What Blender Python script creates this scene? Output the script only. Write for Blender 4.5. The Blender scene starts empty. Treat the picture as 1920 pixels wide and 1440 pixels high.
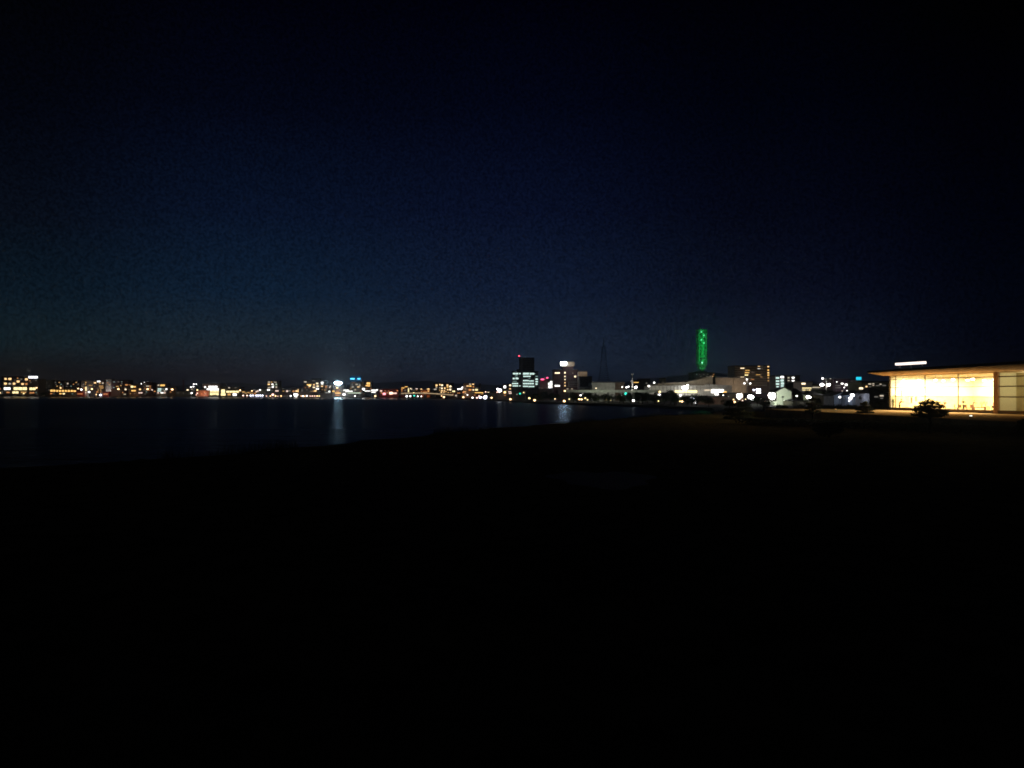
import bpy, bmesh, math, random
from mathutils import Vector, Matrix
random.seed(7)
S = bpy.context.scene
C = bpy.data.collections.new('place'); S.collection.children.link(C)
F = 1445.0; EYE = 5.0; GZ = 0.8
R = math.radians
def PX(x, d): return (x - 960) / F * d
def PZ(y, d): return EYE + (738 - y) / F * d

# ------------------------------------------------------------------ materials
_m = {}
def newmat(name):
    m = bpy.data.materials.new(name); m.use_nodes = True
    nt = m.node_tree
    return m, nt, nt.nodes['Principled BSDF']
def surf(name, col, rough=.7, var=.25, scale=.6, bump=0, metal=0, spec=.3):
    if name in _m: return _m[name]
    m, nt, b = newmat(name)
    tc = nt.nodes.new('ShaderNodeTexCoord'); n = nt.nodes.new('ShaderNodeTexNoise')
    n.inputs['Scale'].default_value = scale; n.inputs['Detail'].default_value = 5
    nt.links.new(tc.outputs['Object'], n.inputs['Vector'])
    r = nt.nodes.new('ShaderNodeValToRGB')
    lo = [c * (1 - var) for c in col]; hi = [min(1, c * (1 + var)) for c in col]
    r.color_ramp.elements[0].position = .3; r.color_ramp.elements[1].position = .7
    r.color_ramp.elements[0].color = (*lo, 1); r.color_ramp.elements[1].color = (*hi, 1)
    nt.links.new(n.outputs['Fac'], r.inputs['Fac']); nt.links.new(r.outputs['Color'], b.inputs['Base Color'])
    b.inputs['Roughness'].default_value = rough; b.inputs['Metallic'].default_value = metal
    b.inputs['Specular IOR Level'].default_value = spec
    if bump:
        bp = nt.nodes.new('ShaderNodeBump'); bp.inputs['Strength'].default_value = bump
        nt.links.new(n.outputs['Fac'], bp.inputs['Height']); nt.links.new(bp.outputs['Normal'], b.inputs['Normal'])
    _m[name] = m; return m
def glow(name, col, s, sample=False):
    if name in _m: return _m[name]
    m, nt, b = newmat(name)
    b.inputs['Base Color'].default_value = (*[c * .5 for c in col], 1)
    b.inputs['Roughness'].default_value = .4
    b.inputs['Emission Color'].default_value = (*col, 1); b.inputs['Emission Strength'].default_value = s
    m.cycles.emission_sampling = 'AUTO' if sample else 'NONE'
    _m[name] = m; return m
G = dict(
 w=((1, .62, .27), 1.8), y=((1, .56, .15), 1.7), g=((1, .55, .18), .8), W=((1, .97, .92), 2.6),
 c=((.74, 1, .92), 1.15), C=((.62, .95, .88), .34), d=((.85, .78, .68), .17), o=((1, .40, .13), .75), p=((1, .72, .60), 1.4),
 P=((1, .79, .50), 2.2), G=((.84, 1, .76), .8), Y=((1, .82, .40), 1.9), r=((1, .07, .12), 3.2), q=((1, .84, .64), .7),
)
WM = {k: glow('lit_window_' + ('%02d' % i), *v) for i, (k, v) in enumerate(G.items())}
LM = dict(
 w=glow('lamp_warm', (1, .60, .28), 5.5, True), W=glow('lamp_white', (1, .96, .92), 6, True), l=glow('lamp_lavender', (.80, .82, 1), 6, True),
 y=glow('lamp_yellow', (1, .74, .32), 3.6, True), p=glow('lamp_pink', (1, .60, .48), 4, True), o=glow('lamp_orange', (1, .48, .14), 1.6),
 r=glow('lamp_red', (1, .03, .05), 4), t=glow('lamp_teal', (.06, .95, .68), 1.6), d=glow('lamp_dim', (.9, .8, .7), .7),
 B=glow('lamp_blazing', (1, .97, .92), 20, True), g=glow('lamp_green', (.25, 1, .4), 1))
WALL = dict(
 dark=surf('wall_dark', (.10, .095, .10)), grey=surf('wall_grey', (.24, .235, .24)), brown=surf('wall_brown', (.17, .12, .09)),
 beige=surf('wall_beige', (.42, .36, .27)), pale=surf('wall_pale', (.55, .55, .53)), terra=surf('wall_terracotta', (.40, .15, .08)),
 red=surf('wall_red', (.33, .07, .06)), purple=surf('wall_purple', (.12, .075, .09)), olive=surf('wall_olive', (.22, .22, .14)),
 blue=surf('wall_blue_grey', (.30, .34, .40)), white=surf('wall_white', (.72, .74, .66), var=.06))
ROOF = surf('roof_sheet', (.07, .07, .075), .8)
TILE = surf('roof_tile', (.05, .05, .055), .7, .3, 2)
METAL = surf('painted_metal', (.16, .16, .17), .5, .15, 2, metal=.3)
PALEM = surf('pale_metal', (.5, .5, .48), .5, .15, 2)
BARK = surf('bark', (.06, .045, .03), .9, .4, 3, .4)
LEAF = surf('leaf', (.045, .07, .025), .7, .5, 1.5)
PINE = surf('pine_needles', (.050, .060, .024), .7, .5, 2)

# ------------------------------------------------------------------ mesh helpers
def obj(name, bm, mat, parent=None, smooth=False):
    me = bpy.data.meshes.new(name); bm.to_mesh(me); bm.free()
    me.materials.append(mat)
    if smooth:
        for p in me.polygons: p.use_smooth = True
    o = bpy.data.objects.new(name, me); C.objects.link(o)
    if parent: o.parent = parent
    return o
def box(bm, x0, x1, y0, y1, z0, z1, m=None):
    vs = [bm.verts.new((x, y, z)) for z in (z0, z1) for y in (y0, y1) for x in (x0, x1)]
    if m: 
        for v in vs: v.co = m @ v.co
    for f in ((0, 2, 3, 1), (4, 5, 7, 6), (0, 1, 5, 4), (2, 6, 7, 3), (0, 4, 6, 2), (1, 3, 7, 5)):
        bm.faces.new([vs[i] for i in f])
def B1(*a):
    bm = bmesh.new(); box(bm, *a); return bm
def tube(bm, p, q, r0, r1=None, n=8):
    r1 = r0 if r1 is None else r1
    p, q = Vector(p), Vector(q); ax = (q - p).normalized()
    a = ax.orthogonal().normalized(); b = ax.cross(a)
    A = [bm.verts.new(p + r0 * (a * math.cos(t) + b * math.sin(t))) for t in [2 * math.pi * i / n for i in range(n)]]
    Bv = [bm.verts.new(q + r1 * (a * math.cos(t) + b * math.sin(t))) for t in [2 * math.pi * i / n for i in range(n)]]
    for i in range(n): bm.faces.new((A[i], A[(i + 1) % n], Bv[(i + 1) % n], Bv[i]))
    bm.faces.new(A[::-1]); bm.faces.new(Bv)
def ball(bm, c, r, sub=2, sz=1):
    g = bmesh.ops.create_icosphere(bm, subdivisions=sub, radius=r)
    for v in g['verts']: v.co = Vector((v.co.x, v.co.y, v.co.z * sz)) + Vector(c)
def prism(bm, pts, z0, z1):
    a = [bm.verts.new((x, y, z0)) for x, y in pts]; b = [bm.verts.new((x, y, z1)) for x, y in pts]
    n = len(pts)
    for i in range(n): bm.faces.new((a[i], a[(i + 1) % n], b[(i + 1) % n], b[i]))
    bm.faces.new(a[::-1]); bm.faces.new(b)
def thing(name, label, cat, loc, rz=0, group=None):
    o = bpy.data.objects.new(name, None); C.objects.link(o); o.empty_display_size = .5
    o.location = loc; o.rotation_euler = (0, 0, rz); o['label'] = label; o['category'] = cat
    if group: o['group'] = group
    return o
def tag(o, label, cat, group=None):
    o['label'] = label; o['category'] = cat
    if group: o['group'] = group
    return o
def structure(o): o['kind'] = 'structure'; return o
def stuff(o): o['kind'] = 'stuff'; return o

# ------------------------------------------------------------------ shore and land
SH = [(-260, 1290), (0, 1204), (300, 1147), (500, 1032), (640, 990), (740, 860), (850, 690), (930, 520), (1000, 395),
      (1100, 330), (1200, 289), (1300, 241), (1335, 224)]
def dsh(x):
    if x <= SH[0][0]: return SH[0][1]
    for (a, da), (b, db) in zip(SH, SH[1:]):
        if x <= b: return da + (db - da) * (x - a) / (b - a)
    return SH[-1][1]
far = [(PX(x, d), d) for x, d in SH] + [(56, 215), (49, 186), (46.5, 180)]
poly = [(-9000, 1500)] + far + [(400, 180), (9000, 180), (9000, 9000), (-9000, 9000)]
CITYG = surf('city_ground', (.045, .043, .04), .9, .3, .05)
bm = bmesh.new()
top = [bm.verts.new((x, y, GZ)) for x, y in poly]
f = bm.faces.new(top)
bot = [bm.verts.new((x, y, -1.5)) for x, y in poly]
for i in range(len(poly)):
    j = (i + 1) % len(poly); bm.faces.new((top[i], bot[i], bot[j], top[j]))
bmesh.ops.triangulate(bm, faces=[f])
bmesh.ops.recalc_face_normals(bm, faces=bm.faces)
structure(obj('ground', bm, CITYG))

near_shore = [(-700, -200), (-160, -60), (-60, 20), (-38, 41), (-29, 45), (-23.2, 51), (-15.3, 67), (-6, 88), (10.7, 118), (23.5, 142), (37, 159),
              (46.5, 180), (49, 186), (56, 215), (58.2, 224)]
def sdist(x, y):
    best = 1e9; side = 1
    for (ax, ay), (bx, by) in zip(near_shore, near_shore[1:]):
        dx, dy = bx - ax, by - ay
        t = max(0, min(1, ((x - ax) * dx + (y - ay) * dy) / (dx * dx + dy * dy)))
        px, py = ax + t * dx, ay + t * dy
        d = math.hypot(x - px, y - py)
        if d < best - 1e-9:
            best = d; side = 1 if (dx * (y - ay) - dy * (x - ax)) < 0 else -1
    return best * side + .7 * math.sin(x * .55 + y * .31) + .45 * math.sin(x * 1.3 - y * .9)
def hz(x, y):
    d = sdist(x, y)
    k = max(0, min(1, (y - 125) / 45))
    base = 1.1 * (1 - k) + GZ * k
    z = min(base, -.15 + d * .32)
    if d > 3: z += .05 * math.sin(x * .31) * math.cos(y * .27) * (1 - k)
    return max(z, -1.2)
bm = bmesh.new()
xs = [-700, -450, -280, -180, -130] + [-100 + 2.5 * i for i in range(73)] + [90, 110, 150, 250, 400]
ys = [-200, -120, -70, -40, -20] + [-8 + 2.5 * i for i in range(75)] + [180.0]
ys = sorted(set(min(180, y) for y in ys))
g = [[bm.verts.new((x, y, hz(x, y) if y < 180 else (GZ - .004 if sdist(x, y) > 0 else -1.2))) for x in xs] for y in ys]
for j in range(len(ys) - 1):
    for i in range(len(xs) - 1):
        bm.faces.new((g[j][i], g[j][i + 1], g[j + 1][i + 1], g[j + 1][i]))
LAWN = surf('lawn', (.36, .27, .11), .95, .45, 1.3, .6, spec=0)
structure(obj('park_ground', bm, LAWN, smooth=True))

# water
m, nt, b = newmat('lake_water')
b.inputs['Base Color'].default_value = (.004, .008, .014, 1); b.inputs['Roughness'].default_value = .35
b.inputs['IOR'].default_value = 1.33; b.inputs['Specular IOR Level'].default_value = .22
tc = nt.nodes.new('ShaderNodeTexCoord')
mp = nt.nodes.new('ShaderNodeMapping'); mp.inputs['Scale'].default_value = (.28, 1.0, 1)
n1 = nt.nodes.new('ShaderNodeTexNoise'); n1.inputs['Scale'].default_value = .9; n1.inputs['Detail'].default_value = 4
n2 = nt.nodes.new('ShaderNodeTexNoise'); n2.inputs['Scale'].default_value = .16; n2.inputs['Detail'].default_value = 2
bp = nt.nodes.new('ShaderNodeBump'); bp.inputs['Distance'].default_value = .34; bp.inputs['Strength'].default_value = 1
b2 = nt.nodes.new('ShaderNodeBump'); b2.inputs['Distance'].default_value = .8; b2.inputs['Strength'].default_value = .8
nt.links.new(tc.outputs['Object'], mp.inputs['Vector'])
for n in (n1, n2): nt.links.new(mp.outputs['Vector'], n.inputs['Vector'])
nt.links.new(n2.outputs['Fac'], b2.inputs['Height']); nt.links.new(n1.outputs['Fac'], bp.inputs['Height'])
nt.links.new(b2.outputs['Normal'], bp.inputs['Normal'])
gls = nt.nodes.new('ShaderNodeBsdfGlossy'); sxy = nt.nodes.new('ShaderNodeSeparateXYZ'); nt.links.new(tc.outputs['Object'], sxy.inputs[0]); rr_ = nt.nodes.new('ShaderNodeMapRange'); nt.links.new(sxy.outputs['Y'], rr_.inputs[0])
for i_, v_ in enumerate((45, 130, .36, .245)): rr_.inputs[i_ + 1].default_value = v_
nt.links.new(rr_.outputs[0], gls.inputs['Roughness']); gls.inputs['Color'].default_value = (.36, .42, .48, 1)
dif = nt.nodes.new('ShaderNodeBsdfDiffuse'); dif.inputs['Color'].default_value = (.004, .008, .014, 1)
fr = nt.nodes.new('ShaderNodeFresnel'); fr.inputs['IOR'].default_value = 1.33; mxs = nt.nodes.new('ShaderNodeMixShader')
nt.links.new(bp.outputs['Normal'], gls.inputs['Normal']); nt.links.new(bp.outputs['Normal'], fr.inputs['Normal'])
nt.links.new(fr.outputs[0], mxs.inputs[0]); nt.links.new(dif.outputs[0], mxs.inputs[1]); nt.links.new(gls.outputs[0], mxs.inputs[2]); nt.links.new(mxs.outputs[0], nt.nodes['Material Output'].inputs['Surface'])
bm = bmesh.new()
v = [bm.verts.new(p) for p in ((-9000, -600, 0), (9000, -600, 0), (9000, 9000, 0), (-9000, 9000, 0))]; bm.faces.new(v)
structure(obj('lake_water', bm, m))
m2, nt, b = newmat('sheltered_water')
b.inputs['Base Color'].default_value = (.004, .008, .014, 1); b.inputs['Roughness'].default_value = .22; b.inputs['IOR'].default_value = 1.33; b.inputs['Specular IOR Level'].default_value = .12
n1 = nt.nodes.new('ShaderNodeTexNoise'); n1.inputs['Scale'].default_value = .5; bp = nt.nodes.new('ShaderNodeBump'); bp.inputs['Distance'].default_value = .01
tc = nt.nodes.new('ShaderNodeTexCoord'); nt.links.new(tc.outputs['Object'], n1.inputs['Vector']); nt.links.new(n1.outputs['Fac'], bp.inputs['Height']); nt.links.new(bp.outputs['Normal'], b.inputs['Normal'])
bm = bmesh.new(); A_ = []; Q_ = []
for x, d in [(x, dsh(x)) for x in range(-200, 761, 40)]:
    dn = 7225 / (7225 / d + 3.3 + .5 * math.sin(x * .021)); A_.append(bm.verts.new((PX(x, d), d + 2, .012))); Q_.append(bm.verts.new((PX(x, dn), dn, .012)))
for i in range(len(A_) - 1): bm.faces.new((Q_[i], Q_[i + 1], A_[i + 1], A_[i]))
structure(obj('sheltered_water', bm, m2))

# distant hills
def hills(pts, d, dep, mat):
    bm = bmesh.new(); rows = []
    X = []
    for (x0, y0), (x1, y1) in zip(pts, pts[1:]):
        n = max(2, int(abs(x1 - x0) / 12))
        for i in range(n):
            t = i / n; X.append((x0 + (x1 - x0) * t, y0 + (y1 - y0) * t + random.uniform(-.6, .6)))
    X.append(pts[-1])
    for k, (dy, hf) in enumerate(((-dep, 0), (-dep * .4, .7), (0, 1), (dep * .5, .6), (dep, 0))):
        rows.append([bm.verts.new((PX(x, d), d + dy, GZ - 2 + (PZ(y, d) - GZ + 2) * hf)) for x, y in X])
    for a, b_ in zip(rows, rows[1:]):
        for i in range(len(X) - 1): bm.faces.new((a[i], a[i + 1], b_[i + 1], b_[i]))
    return structure(obj('hills', bm, mat, smooth=True))
HILL = surf('hill_forest', (.03, .035, .03), 1, .4, .01)
hills([(-300, 722), (0, 724), (150, 724), (300, 725), (400, 719), (440, 717), (520, 724), (640, 722), (720, 718), (800, 714), (860, 719), (960, 723), (1100, 724),
       (1200, 712), (1290, 703), (1340, 699), (1400, 706), (1460, 716), (1600, 718), (2300, 715)], 5200, 500, HILL)

# ------------------------------------------------------------------ buildings
def add_window(root, lx, lz, w, h, key, y0=-.10, name='window'):
    bm = bmesh.new()
    n = 1 if w < h * 2.6 else max(2, int(round(w / (h * 1.6))))
    n = min(n, 10); pw = w / n
    for i in range(n):
        a = lx - w / 2 + pw * i
        gp = pw * (.05 if n > 1 else 0)
        box(bm, a + gp, a + pw - gp, y0, y0 + .3, lz - h / 2, lz + h / 2)
    return obj(name, bm, WM[key], root)
def building(name, label, x0, x1, yt, d, wall, wins=(), rz=0, dep=None, cat='building', group=None, floors=True, roofbox=None, yshift=0, fh=3.2):
    """front face at depth d; windows are (x, y, w, h, key) measured on that face"""
    w = (x1 - x0) / F * d; cx = PX((x0 + x1) / 2, d); H = PZ(yt, d) - GZ
    rz = R(rz); cr = math.cos(rz)
    w /= cr
    dep = dep or max(8, min(22, w * .7))
    t = thing(name, label, cat, (cx, d, GZ), rz, group)
    bm = bmesh.new(); box(bm, -w / 2, w / 2, 0, dep, -1, H)
    if floors and H > 5:
        k = fh
        while k < H - 1:
            box(bm, -w / 2 - .12, w / 2 + .12, -.06, dep + .12, k - .12, k + .12); k += fh
    obj('wall', bm, WALL[wall], t)
    bm = bmesh.new(); 
    box(bm, -w / 2 - .2, w / 2 + .2, -.2, dep + .2, H, H + .5)
    rf = obj('roof', bm, ROOF, t)
    if roofbox:
        a, b_, y = roofbox
        hw = PZ(y, d) - GZ
        obj('rooftop_block', B1((a - (x0 + x1) / 2) / F * d, (b_ - (x0 + x1) / 2) / F * d, 1, dep * .6, H + .5, hw), WALL[wall], t)
    if d > 600 and 'house' not in cat and w > 4:
        rw = random.Random(int(x0 * 7 + yt)); added_wins = []  # random dim windows added to warm and fill the far facades
        for _ in range(int((x1 - x0) * (742 - yt) / 34)):
            x, y = rw.uniform(x0 + 1.5, x1 - 1.5), rw.uniform(yt + 2.5, 739.5)
            y = yt + 3 + round((y - yt - 3) / 3.6) * 3.6
            if y > 740 or any(abs(x - q[0]) < q[2] / 2 + 2 and abs(y - q[1]) < q[3] / 2 + 1.7 for q in list(wins) + added_wins): continue
            added_wins.append((x, y, rw.uniform(1.8, 3.2), rw.uniform(1.4, 2.2), rw.choice('ggdodddoC')))
        wins = list(wins) + added_wins
    for (x, y, ww, hh, k) in wins:
        add_window(t, (x - (x0 + x1) / 2) / F * d / cr, PZ(y, d) - GZ, ww * .85 / F * d, hh * .8 / F * d, k)
    return t, d, (x0 + x1) / 2
def panel(t, x, y, w, h, mat, name='roof_sign', th=.5, y0=-.9, legs=0):
    root, d, cx = t
    lx = (x - cx) / F * d; lz = PZ(y, d) - GZ; w = w / F * d; h = h / F * d
    o = obj(name, B1(lx - w / 2, lx + w / 2, y0, y0 + th, lz - h / 2, lz + h / 2), mat, root)
    if legs:
        bm = bmesh.new()
        for s in (-.4, 0, .4): box(bm, lx + s * w - .12, lx + s * w + .12, y0 + .6, y0 + .84, lz - h / 2 - legs, lz + h / 2)
        box(bm, lx - .42 * w, lx + .42 * w, y0 + .62, y0 + .82, lz - h / 2 - .25, lz - h / 2 - .1)
        obj('sign_frame', bm, METAL, root)
    return o
# ------------------------------------------------------------------ lamps
def lamp(x, y, s, key, label, d=None, kind=None, group=None):
    """s: size in photo pixels of the head with its bloom"""
    d = d or dsh(x) + 9
    z = PZ(y, d); X = PX(x, d); r = max(.09, s * .34 / F * d)
    g0 = GZ
    if d < 200: g0 = hz(X, d)
    if z - r < g0 + .15: z = g0 + .15 + r
    hgt = z - g0
    name = kind or ('street_lamp' if hgt > 2.2 else 'bollard_lamp')
    t = thing(name, label, 'lamp', (X, d, g0), 0, group)
    bm = bmesh.new()
    if s < 7.5: ball(bm, (0, 0, hgt), r, 2 if s > 4 else 1, .8)
    else:
        for k in range(5):  # bloom put into the shape: overlapping balls for large heads
            a = k * 2.4 + x; ball(bm, (r * .8 * math.cos(a), -.02 * k, hgt + r * .55 * math.sin(a)), r * (.62 + .15 * math.sin(a * 3)), 2)
    hd = obj('lamp_head', bm, LM[key], t, True)
    bm = bmesh.new(); 
    rp = .07 if hgt > 2 else .06
    tube(bm, (0, r * .3 + .12, 0), (0, r * .3 + .12, max(.1, hgt - r * .2)), rp * 1.4, rp)
    tube(bm, (0, r * .3 + .12, 0), (0, r * .3 + .12, .12), rp * 3, rp * 3)
    obj('pole', bm, METAL, t)
    if hgt > 2.2:
        obj('lamp_cap', B1(-r * .8, r * .8, -r * .6, r * .8, hgt + r * .8, hgt + r * .8 + .08), METAL, t)
    return t
def added_light(x, d, power, col, what, back=9, z=3.0, size=.4):
    """an added light before a facade, dressed as a small floodlight"""
    D = d - back; X = PX(x, D) 
    t = thing('floodlight', 'small added light brightening ' + what, 'floodlight', (X, D, GZ))  # no such lamp stands there; added to brighten the facade
    bm = bmesh.new(); box(bm, -.35, .35, -.15, .15, z - .3, z + .3); tube(bm, (0, 0, 0), (0, 0, z), .06)
    obj('housing', bm, METAL, t)
    obj('lens', B1(-.28, .28, .16, .2, z - .22, z + .22), glow('added_light_lens', (1, .9, .7), 3), t)
    L = bpy.data.lights.new('added_light_bulb', 'POINT'); L.energy = power * 1.4; L.color = col
    L.shadow_soft_size = .15
    o = bpy.data.objects.new('added_light_bulb', L); C.objects.link(o); o.parent = t; o.location = (0, .7, z)
    o.rotation_euler = (R(97), 0, 0)
    return t
WARM = (1, .72, .42); WHT = (1, .95, .88); ORG = (1, .5, .2); GRN = (.9, 1, .72)

# ================================================================== the far (north) shore, west to east
Bd = building
t = Bd('hotel_building', 'dark lakeside hotel with warm room lights and a bright white sign on its lower wing', 3, 53, 706, 1225, 'brown', [
 (10.5, 710.4, 5, 4, 'w'), (18.5, 710.5, 6.5, 4.5, 'w'), (34, 715.3, 6.5, 4.5, 'w'), (49.5, 711.3, 6, 4.5, 'w'), (40, 711, 3.5, 3, 'd'), (10.2, 719.3, 6, 4.5, 'w'),
 (18.3, 719.5, 5, 4, 'q'), (26.5, 719.4, 5.5, 4.5, 'w'), (42.3, 720, 5.5, 4, 'w'), (49.5, 720, 5, 4, 'o'),
 (13.5, 728.6, 15, 5.2, 'W'), (38, 728.6, 30, 6.5, 'Y'), (15, 735.8, 7, 3, 'o'), (29, 735.8, 14, 4.6, 'Y'), (44, 735.6, 12, 3, 'g')], dep=22)
t = Bd('hotel_annex', 'lower dark wing of the hotel carrying a blazing white roof sign', 53.5, 72, 711, 1225, 'purple', [(61, 729, 14, 5.5, 'Y'), (60, 736.5, 11, 3, 'o')], dep=20)
panel(t, 62.5, 707.3, 16.5, 3.6, glow('sign_white', (.95, .97, 1), 3.2), legs=1.5)
Bd('low_house', 'low house with a pink lit window beside the hotel at the shore', -14, 2.5, 724, 1225, 'grey', [(0, 729, 3, 4, 'o'), (0, 736.5, 4, 3, 'Y')])
Bd('office_block', 'dark flat block between the bright hotel and the row of yellow windows', 82, 100, 713, 1262, 'olive', [(88, 718, 2, 2, 'd')])
Bd('office_block', 'wide dark block rising behind the row of yellow windows', 101, 149, 714, 1265, 'dark', [(127, 719.2, 3.5, 3, 'q')])
Bd('restaurant_building', 'low lakeside restaurant with a row of yellow windows', 90, 145, 728.5, 1215, 'brown', [
 (96.7, 732.6, 5, 4.4, 'y'), (101.8, 732.6, 4.5, 4.4, 'y'), (107.4, 732.9, 4, 4, 'y'), (112.6, 732.9, 4.4, 4, 'y'), (118, 732.9, 4.6, 4, 'y'), (123.6, 733, 4.4, 4, 'y'),
 (129.2, 733, 5, 4, 'y'), (134.8, 733, 4.6, 4, 'y'), (140, 733.3, 5.4, 3.6, 'y'), (113.5, 738.2, 5, 2.6, 'y'), (119.6, 738.2, 4.6, 3, 'Y'), (96, 738, 5, 2, 'o')], dep=12)
t = Bd('apartment_block', 'floodlit grey brown apartment block behind the tall lit pillar', 152, 174.5, 714, 1212, 'grey', [(170, 722.5, 8, 1.2, 'g'), (155, 724, 6, 1.4, 'd')])
Bd('shop_building', 'low red lit shop front left of the tall lit pillar', 144, 157, 733.5, 1196, 'red', [(150, 738.5, 12, 1.8, 'o')], dep=8)
Bd('lit_pillar', 'tall narrow pale yellow lit pillar on the far shore', 159.3, 163.2, 722, 1194, 'pale', [(161.2, 729, 2.8, 9, 'Y'), (161, 736, 2.6, 4, 'q')], dep=4, cat='tower', floors=False)
Bd('apartment_block', 'dark apartment block with yellow lines of light left of the pale tower', 175.5, 197, 714, 1215, 'brown', [
 (178, 717.8, 5.5, 3, 'w'), (185, 715.2, 7, 3, 'W'), (187.5, 718.3, 3.5, 2.4, 'g'), (192.8, 718.3, 4, 3, 'q'), (189.5, 724, 10, 1.8, 'g'), (190.5, 727.4, 9, 1.8, 'g'), (182, 735, 5, 2.6, 'o')])
t = Bd('apartment_tower', 'pale floodlit apartment tower with stacked floors', 198, 208.5, 711, 1208, 'pale', [], dep=12)
Bd('shop_building', 'low red shop front under the pale floodlit tower', 192, 204, 734.5, 1190, 'red', [(198, 738.9, 11, 1.8, 'o')], dep=8)
Bd('apartment_block', 'dark block with scattered orange windows right of the pale tower', 209.5, 239.5, 713, 1205, 'purple', [
 (220, 724.6, 6, 1.8, 'g'), (237, 721.6, 5.5, 3, 'o'), (235.4, 730.2, 3.6, 3, 'P'), (228, 736, 7, 2.8, 'o'), (234, 739.2, 5, 2, 'q'), (212, 739, 4, 3.4, 'Y'), (218.5, 739, 8, 3.4, 'Y')])
Bd('apartment_block', 'block with two wide yellow windows under a pinkish roof line', 240.5, 258, 720.5, 1190, 'brown', [
 (247.6, 725, 5.4, 4.4, 'Y'), (252.6, 725.3, 4.4, 3, 'y'), (250.5, 732.5, 10, 3, 'y'), (243, 721.6, 5, 1, 'o')])
Bd('apartment_block', 'dark block topped by three small white lights', 259, 285, 717.6, 1185, 'purple', [
 (262.5, 730, 4.5, 3.2, 'w'), (263.4, 736.6, 9, 2.6, 'p'), (276.6, 724, 7, 2.2, 'q'), (281.4, 724, 3.5, 2, 'o'), (285, 731, 2.6, 2.4, 'p'), (290, 733.8, 3.5, 2.4, 'o')], roofbox=(261, 281, 715.5))
Bd('office_building', 'office building with pale blue green lit floors under one wide yellow window', 293, 313.5, 719.5, 1180, 'grey', [
 (297.3, 722.3, 3.4, 3, 'q'), (304.8, 722.5, 10, 3.6, 'y'), (299.2, 729.4, 8.5, 3.2, 'c'), (306.2, 729.5, 4, 2, 'C'), (312, 729.7, 4, 3, 'W'), (298.6, 733, 8.5, 2.8, 'c'), (308.6, 733, 3.5, 2.4, 'q'),
 (296.5, 736.6, 3.5, 2.4, 'p'), (303.8, 736.5, 6.5, 2.4, 'W'), (309, 736.6, 3, 2.2, 'p')])
Bd('low_house', 'low dim house right of the building with blue green floors', 315, 329, 726, 1170, 'brown', [(320, 735, 3, 2, 'o')])
Bd('warehouse_building', 'low pale grey shed below the thin red and white mast', 330, 357, 733.5, 1160, 'olive', [(334, 736.8, 4, 1.4, 'd'), (344, 737.5, 2, 3, 'd')], dep=14)
Bd('low_house', 'small dark house with stepped white lights left of the orange wall', 350, 367, 725.5, 1172, 'dark', [(351.8, 731.2, 4.5, 2.4, 'P'), (359.6, 729.6, 2.6, 2, 'q')])
t = Bd('brick_building', 'low terracotta building lit orange beside the blazing hotel', 368, 391, 731.8, 1142, 'terra', [], dep=12)
Bd('hotel_building', 'large hotel with stacked blazing white and pale yellow floors', 380, 413.5, 719.8, 1146, 'grey', [
 (384.6, 725.8, 3.6, 3.4, 'W'), (399.3, 725.4, 20, 4.6, 'W'), (399, 730.2, 27, 4.6, 'W'), (402, 734.6, 20, 3, 'Y'), (401.7, 739, 19.5, 4.8, 'Y')], dep=22)
Bd('hotel_wing', 'long low hotel wing with one bright pale yellow strip of glazing', 414, 450, 726, 1143, 'olive', [
 (418.3, 733.5, 8, 8, 'Y'), (436, 734.5, 28, 4.2, 'Y'), (418.5, 739.6, 10, 5.2, 'Y'), (429.6, 739.6, 7, 4.5, 'g'), (440, 739.8, 8.5, 5, 'W'), (429.5, 727, 3.2, 2.6, 'q'), (441.5, 727, 2.6, 2.4, 'd')], dep=20, fh=40)
Bd('shop_row', 'low row of shops glowing orange right of the long hotel wing', 452, 482, 732.5, 1125, 'brown', [
 (456.5, 735, 6, 2.6, 'g'), (461, 737.2, 4, 2, 'g'), (465.5, 736, 4, 2, 'g'), (471, 737.2, 8, 1.6, 'g'), (478, 738, 4, 3, 'o')], dep=10, fh=50)
Bd('shop_row', 'low dark houses behind the row of lavender quay lights', 481, 499.5, 730, 1090, 'olive', [(480.6, 734.3, 3, 3, 'p'), (483.6, 733.2, 3, 3, 'p')], dep=10, fh=50)
Bd('apartment_tower', 'squarish apartment tower with clustered greenish white windows', 500, 523, 714.5, 1068, 'olive', [
 (504.3, 716.4, 4.4, 2.6, 'q'), (509.2, 716.4, 3, 2, 'g'), (516, 716.6, 6, 1.4, 'q'), (504, 720.6, 4.6, 2.8, 'w'), (510.7, 720.6, 3.8, 2.6, 'W'), (513, 722.7, 3, 2.4, 'G'), (511.4, 725.6, 4, 3, 'W'),
 (518, 720.7, 3, 3, 'G'), (518.1, 726, 3, 3.6, 'q'), (504.8, 726.8, 7, 1.8, 'q'), (503.5, 731.1, 6, 3, 'W'), (519.2, 733, 7.5, 3, 'p')])
Bd('low_house', 'dim low house with a pink lit wall right of the squarish tower', 525, 546, 730.5, 1055, 'dark', [(531, 728.9, 4, 1.4, 'd'), (538.3, 733.4, 4, 3.6, 'p'), (542.8, 732.8, 4.5, 4, 'd')], dep=10)  # last pane is emission standing in for the lit pink wall
Bd('low_house', 'low house with an orange window and a bright upright stripe of light', 547, 562, 729.5, 1045, 'brown', [(550.3, 733.7, 5, 2.6, 'o'), (556, 733.3, 4.4, 3.4, 'w'), (559, 732.6, 1.6, 7, 'w')])
Bd('low_block', 'narrow olive lit block left of the dark apartment building', 563, 569, 728.6, 1048, 'olive', [(566.3, 733, 2.6, 7, 'd')])  # glowing pane takes the place of the dimly lit olive wall
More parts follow.
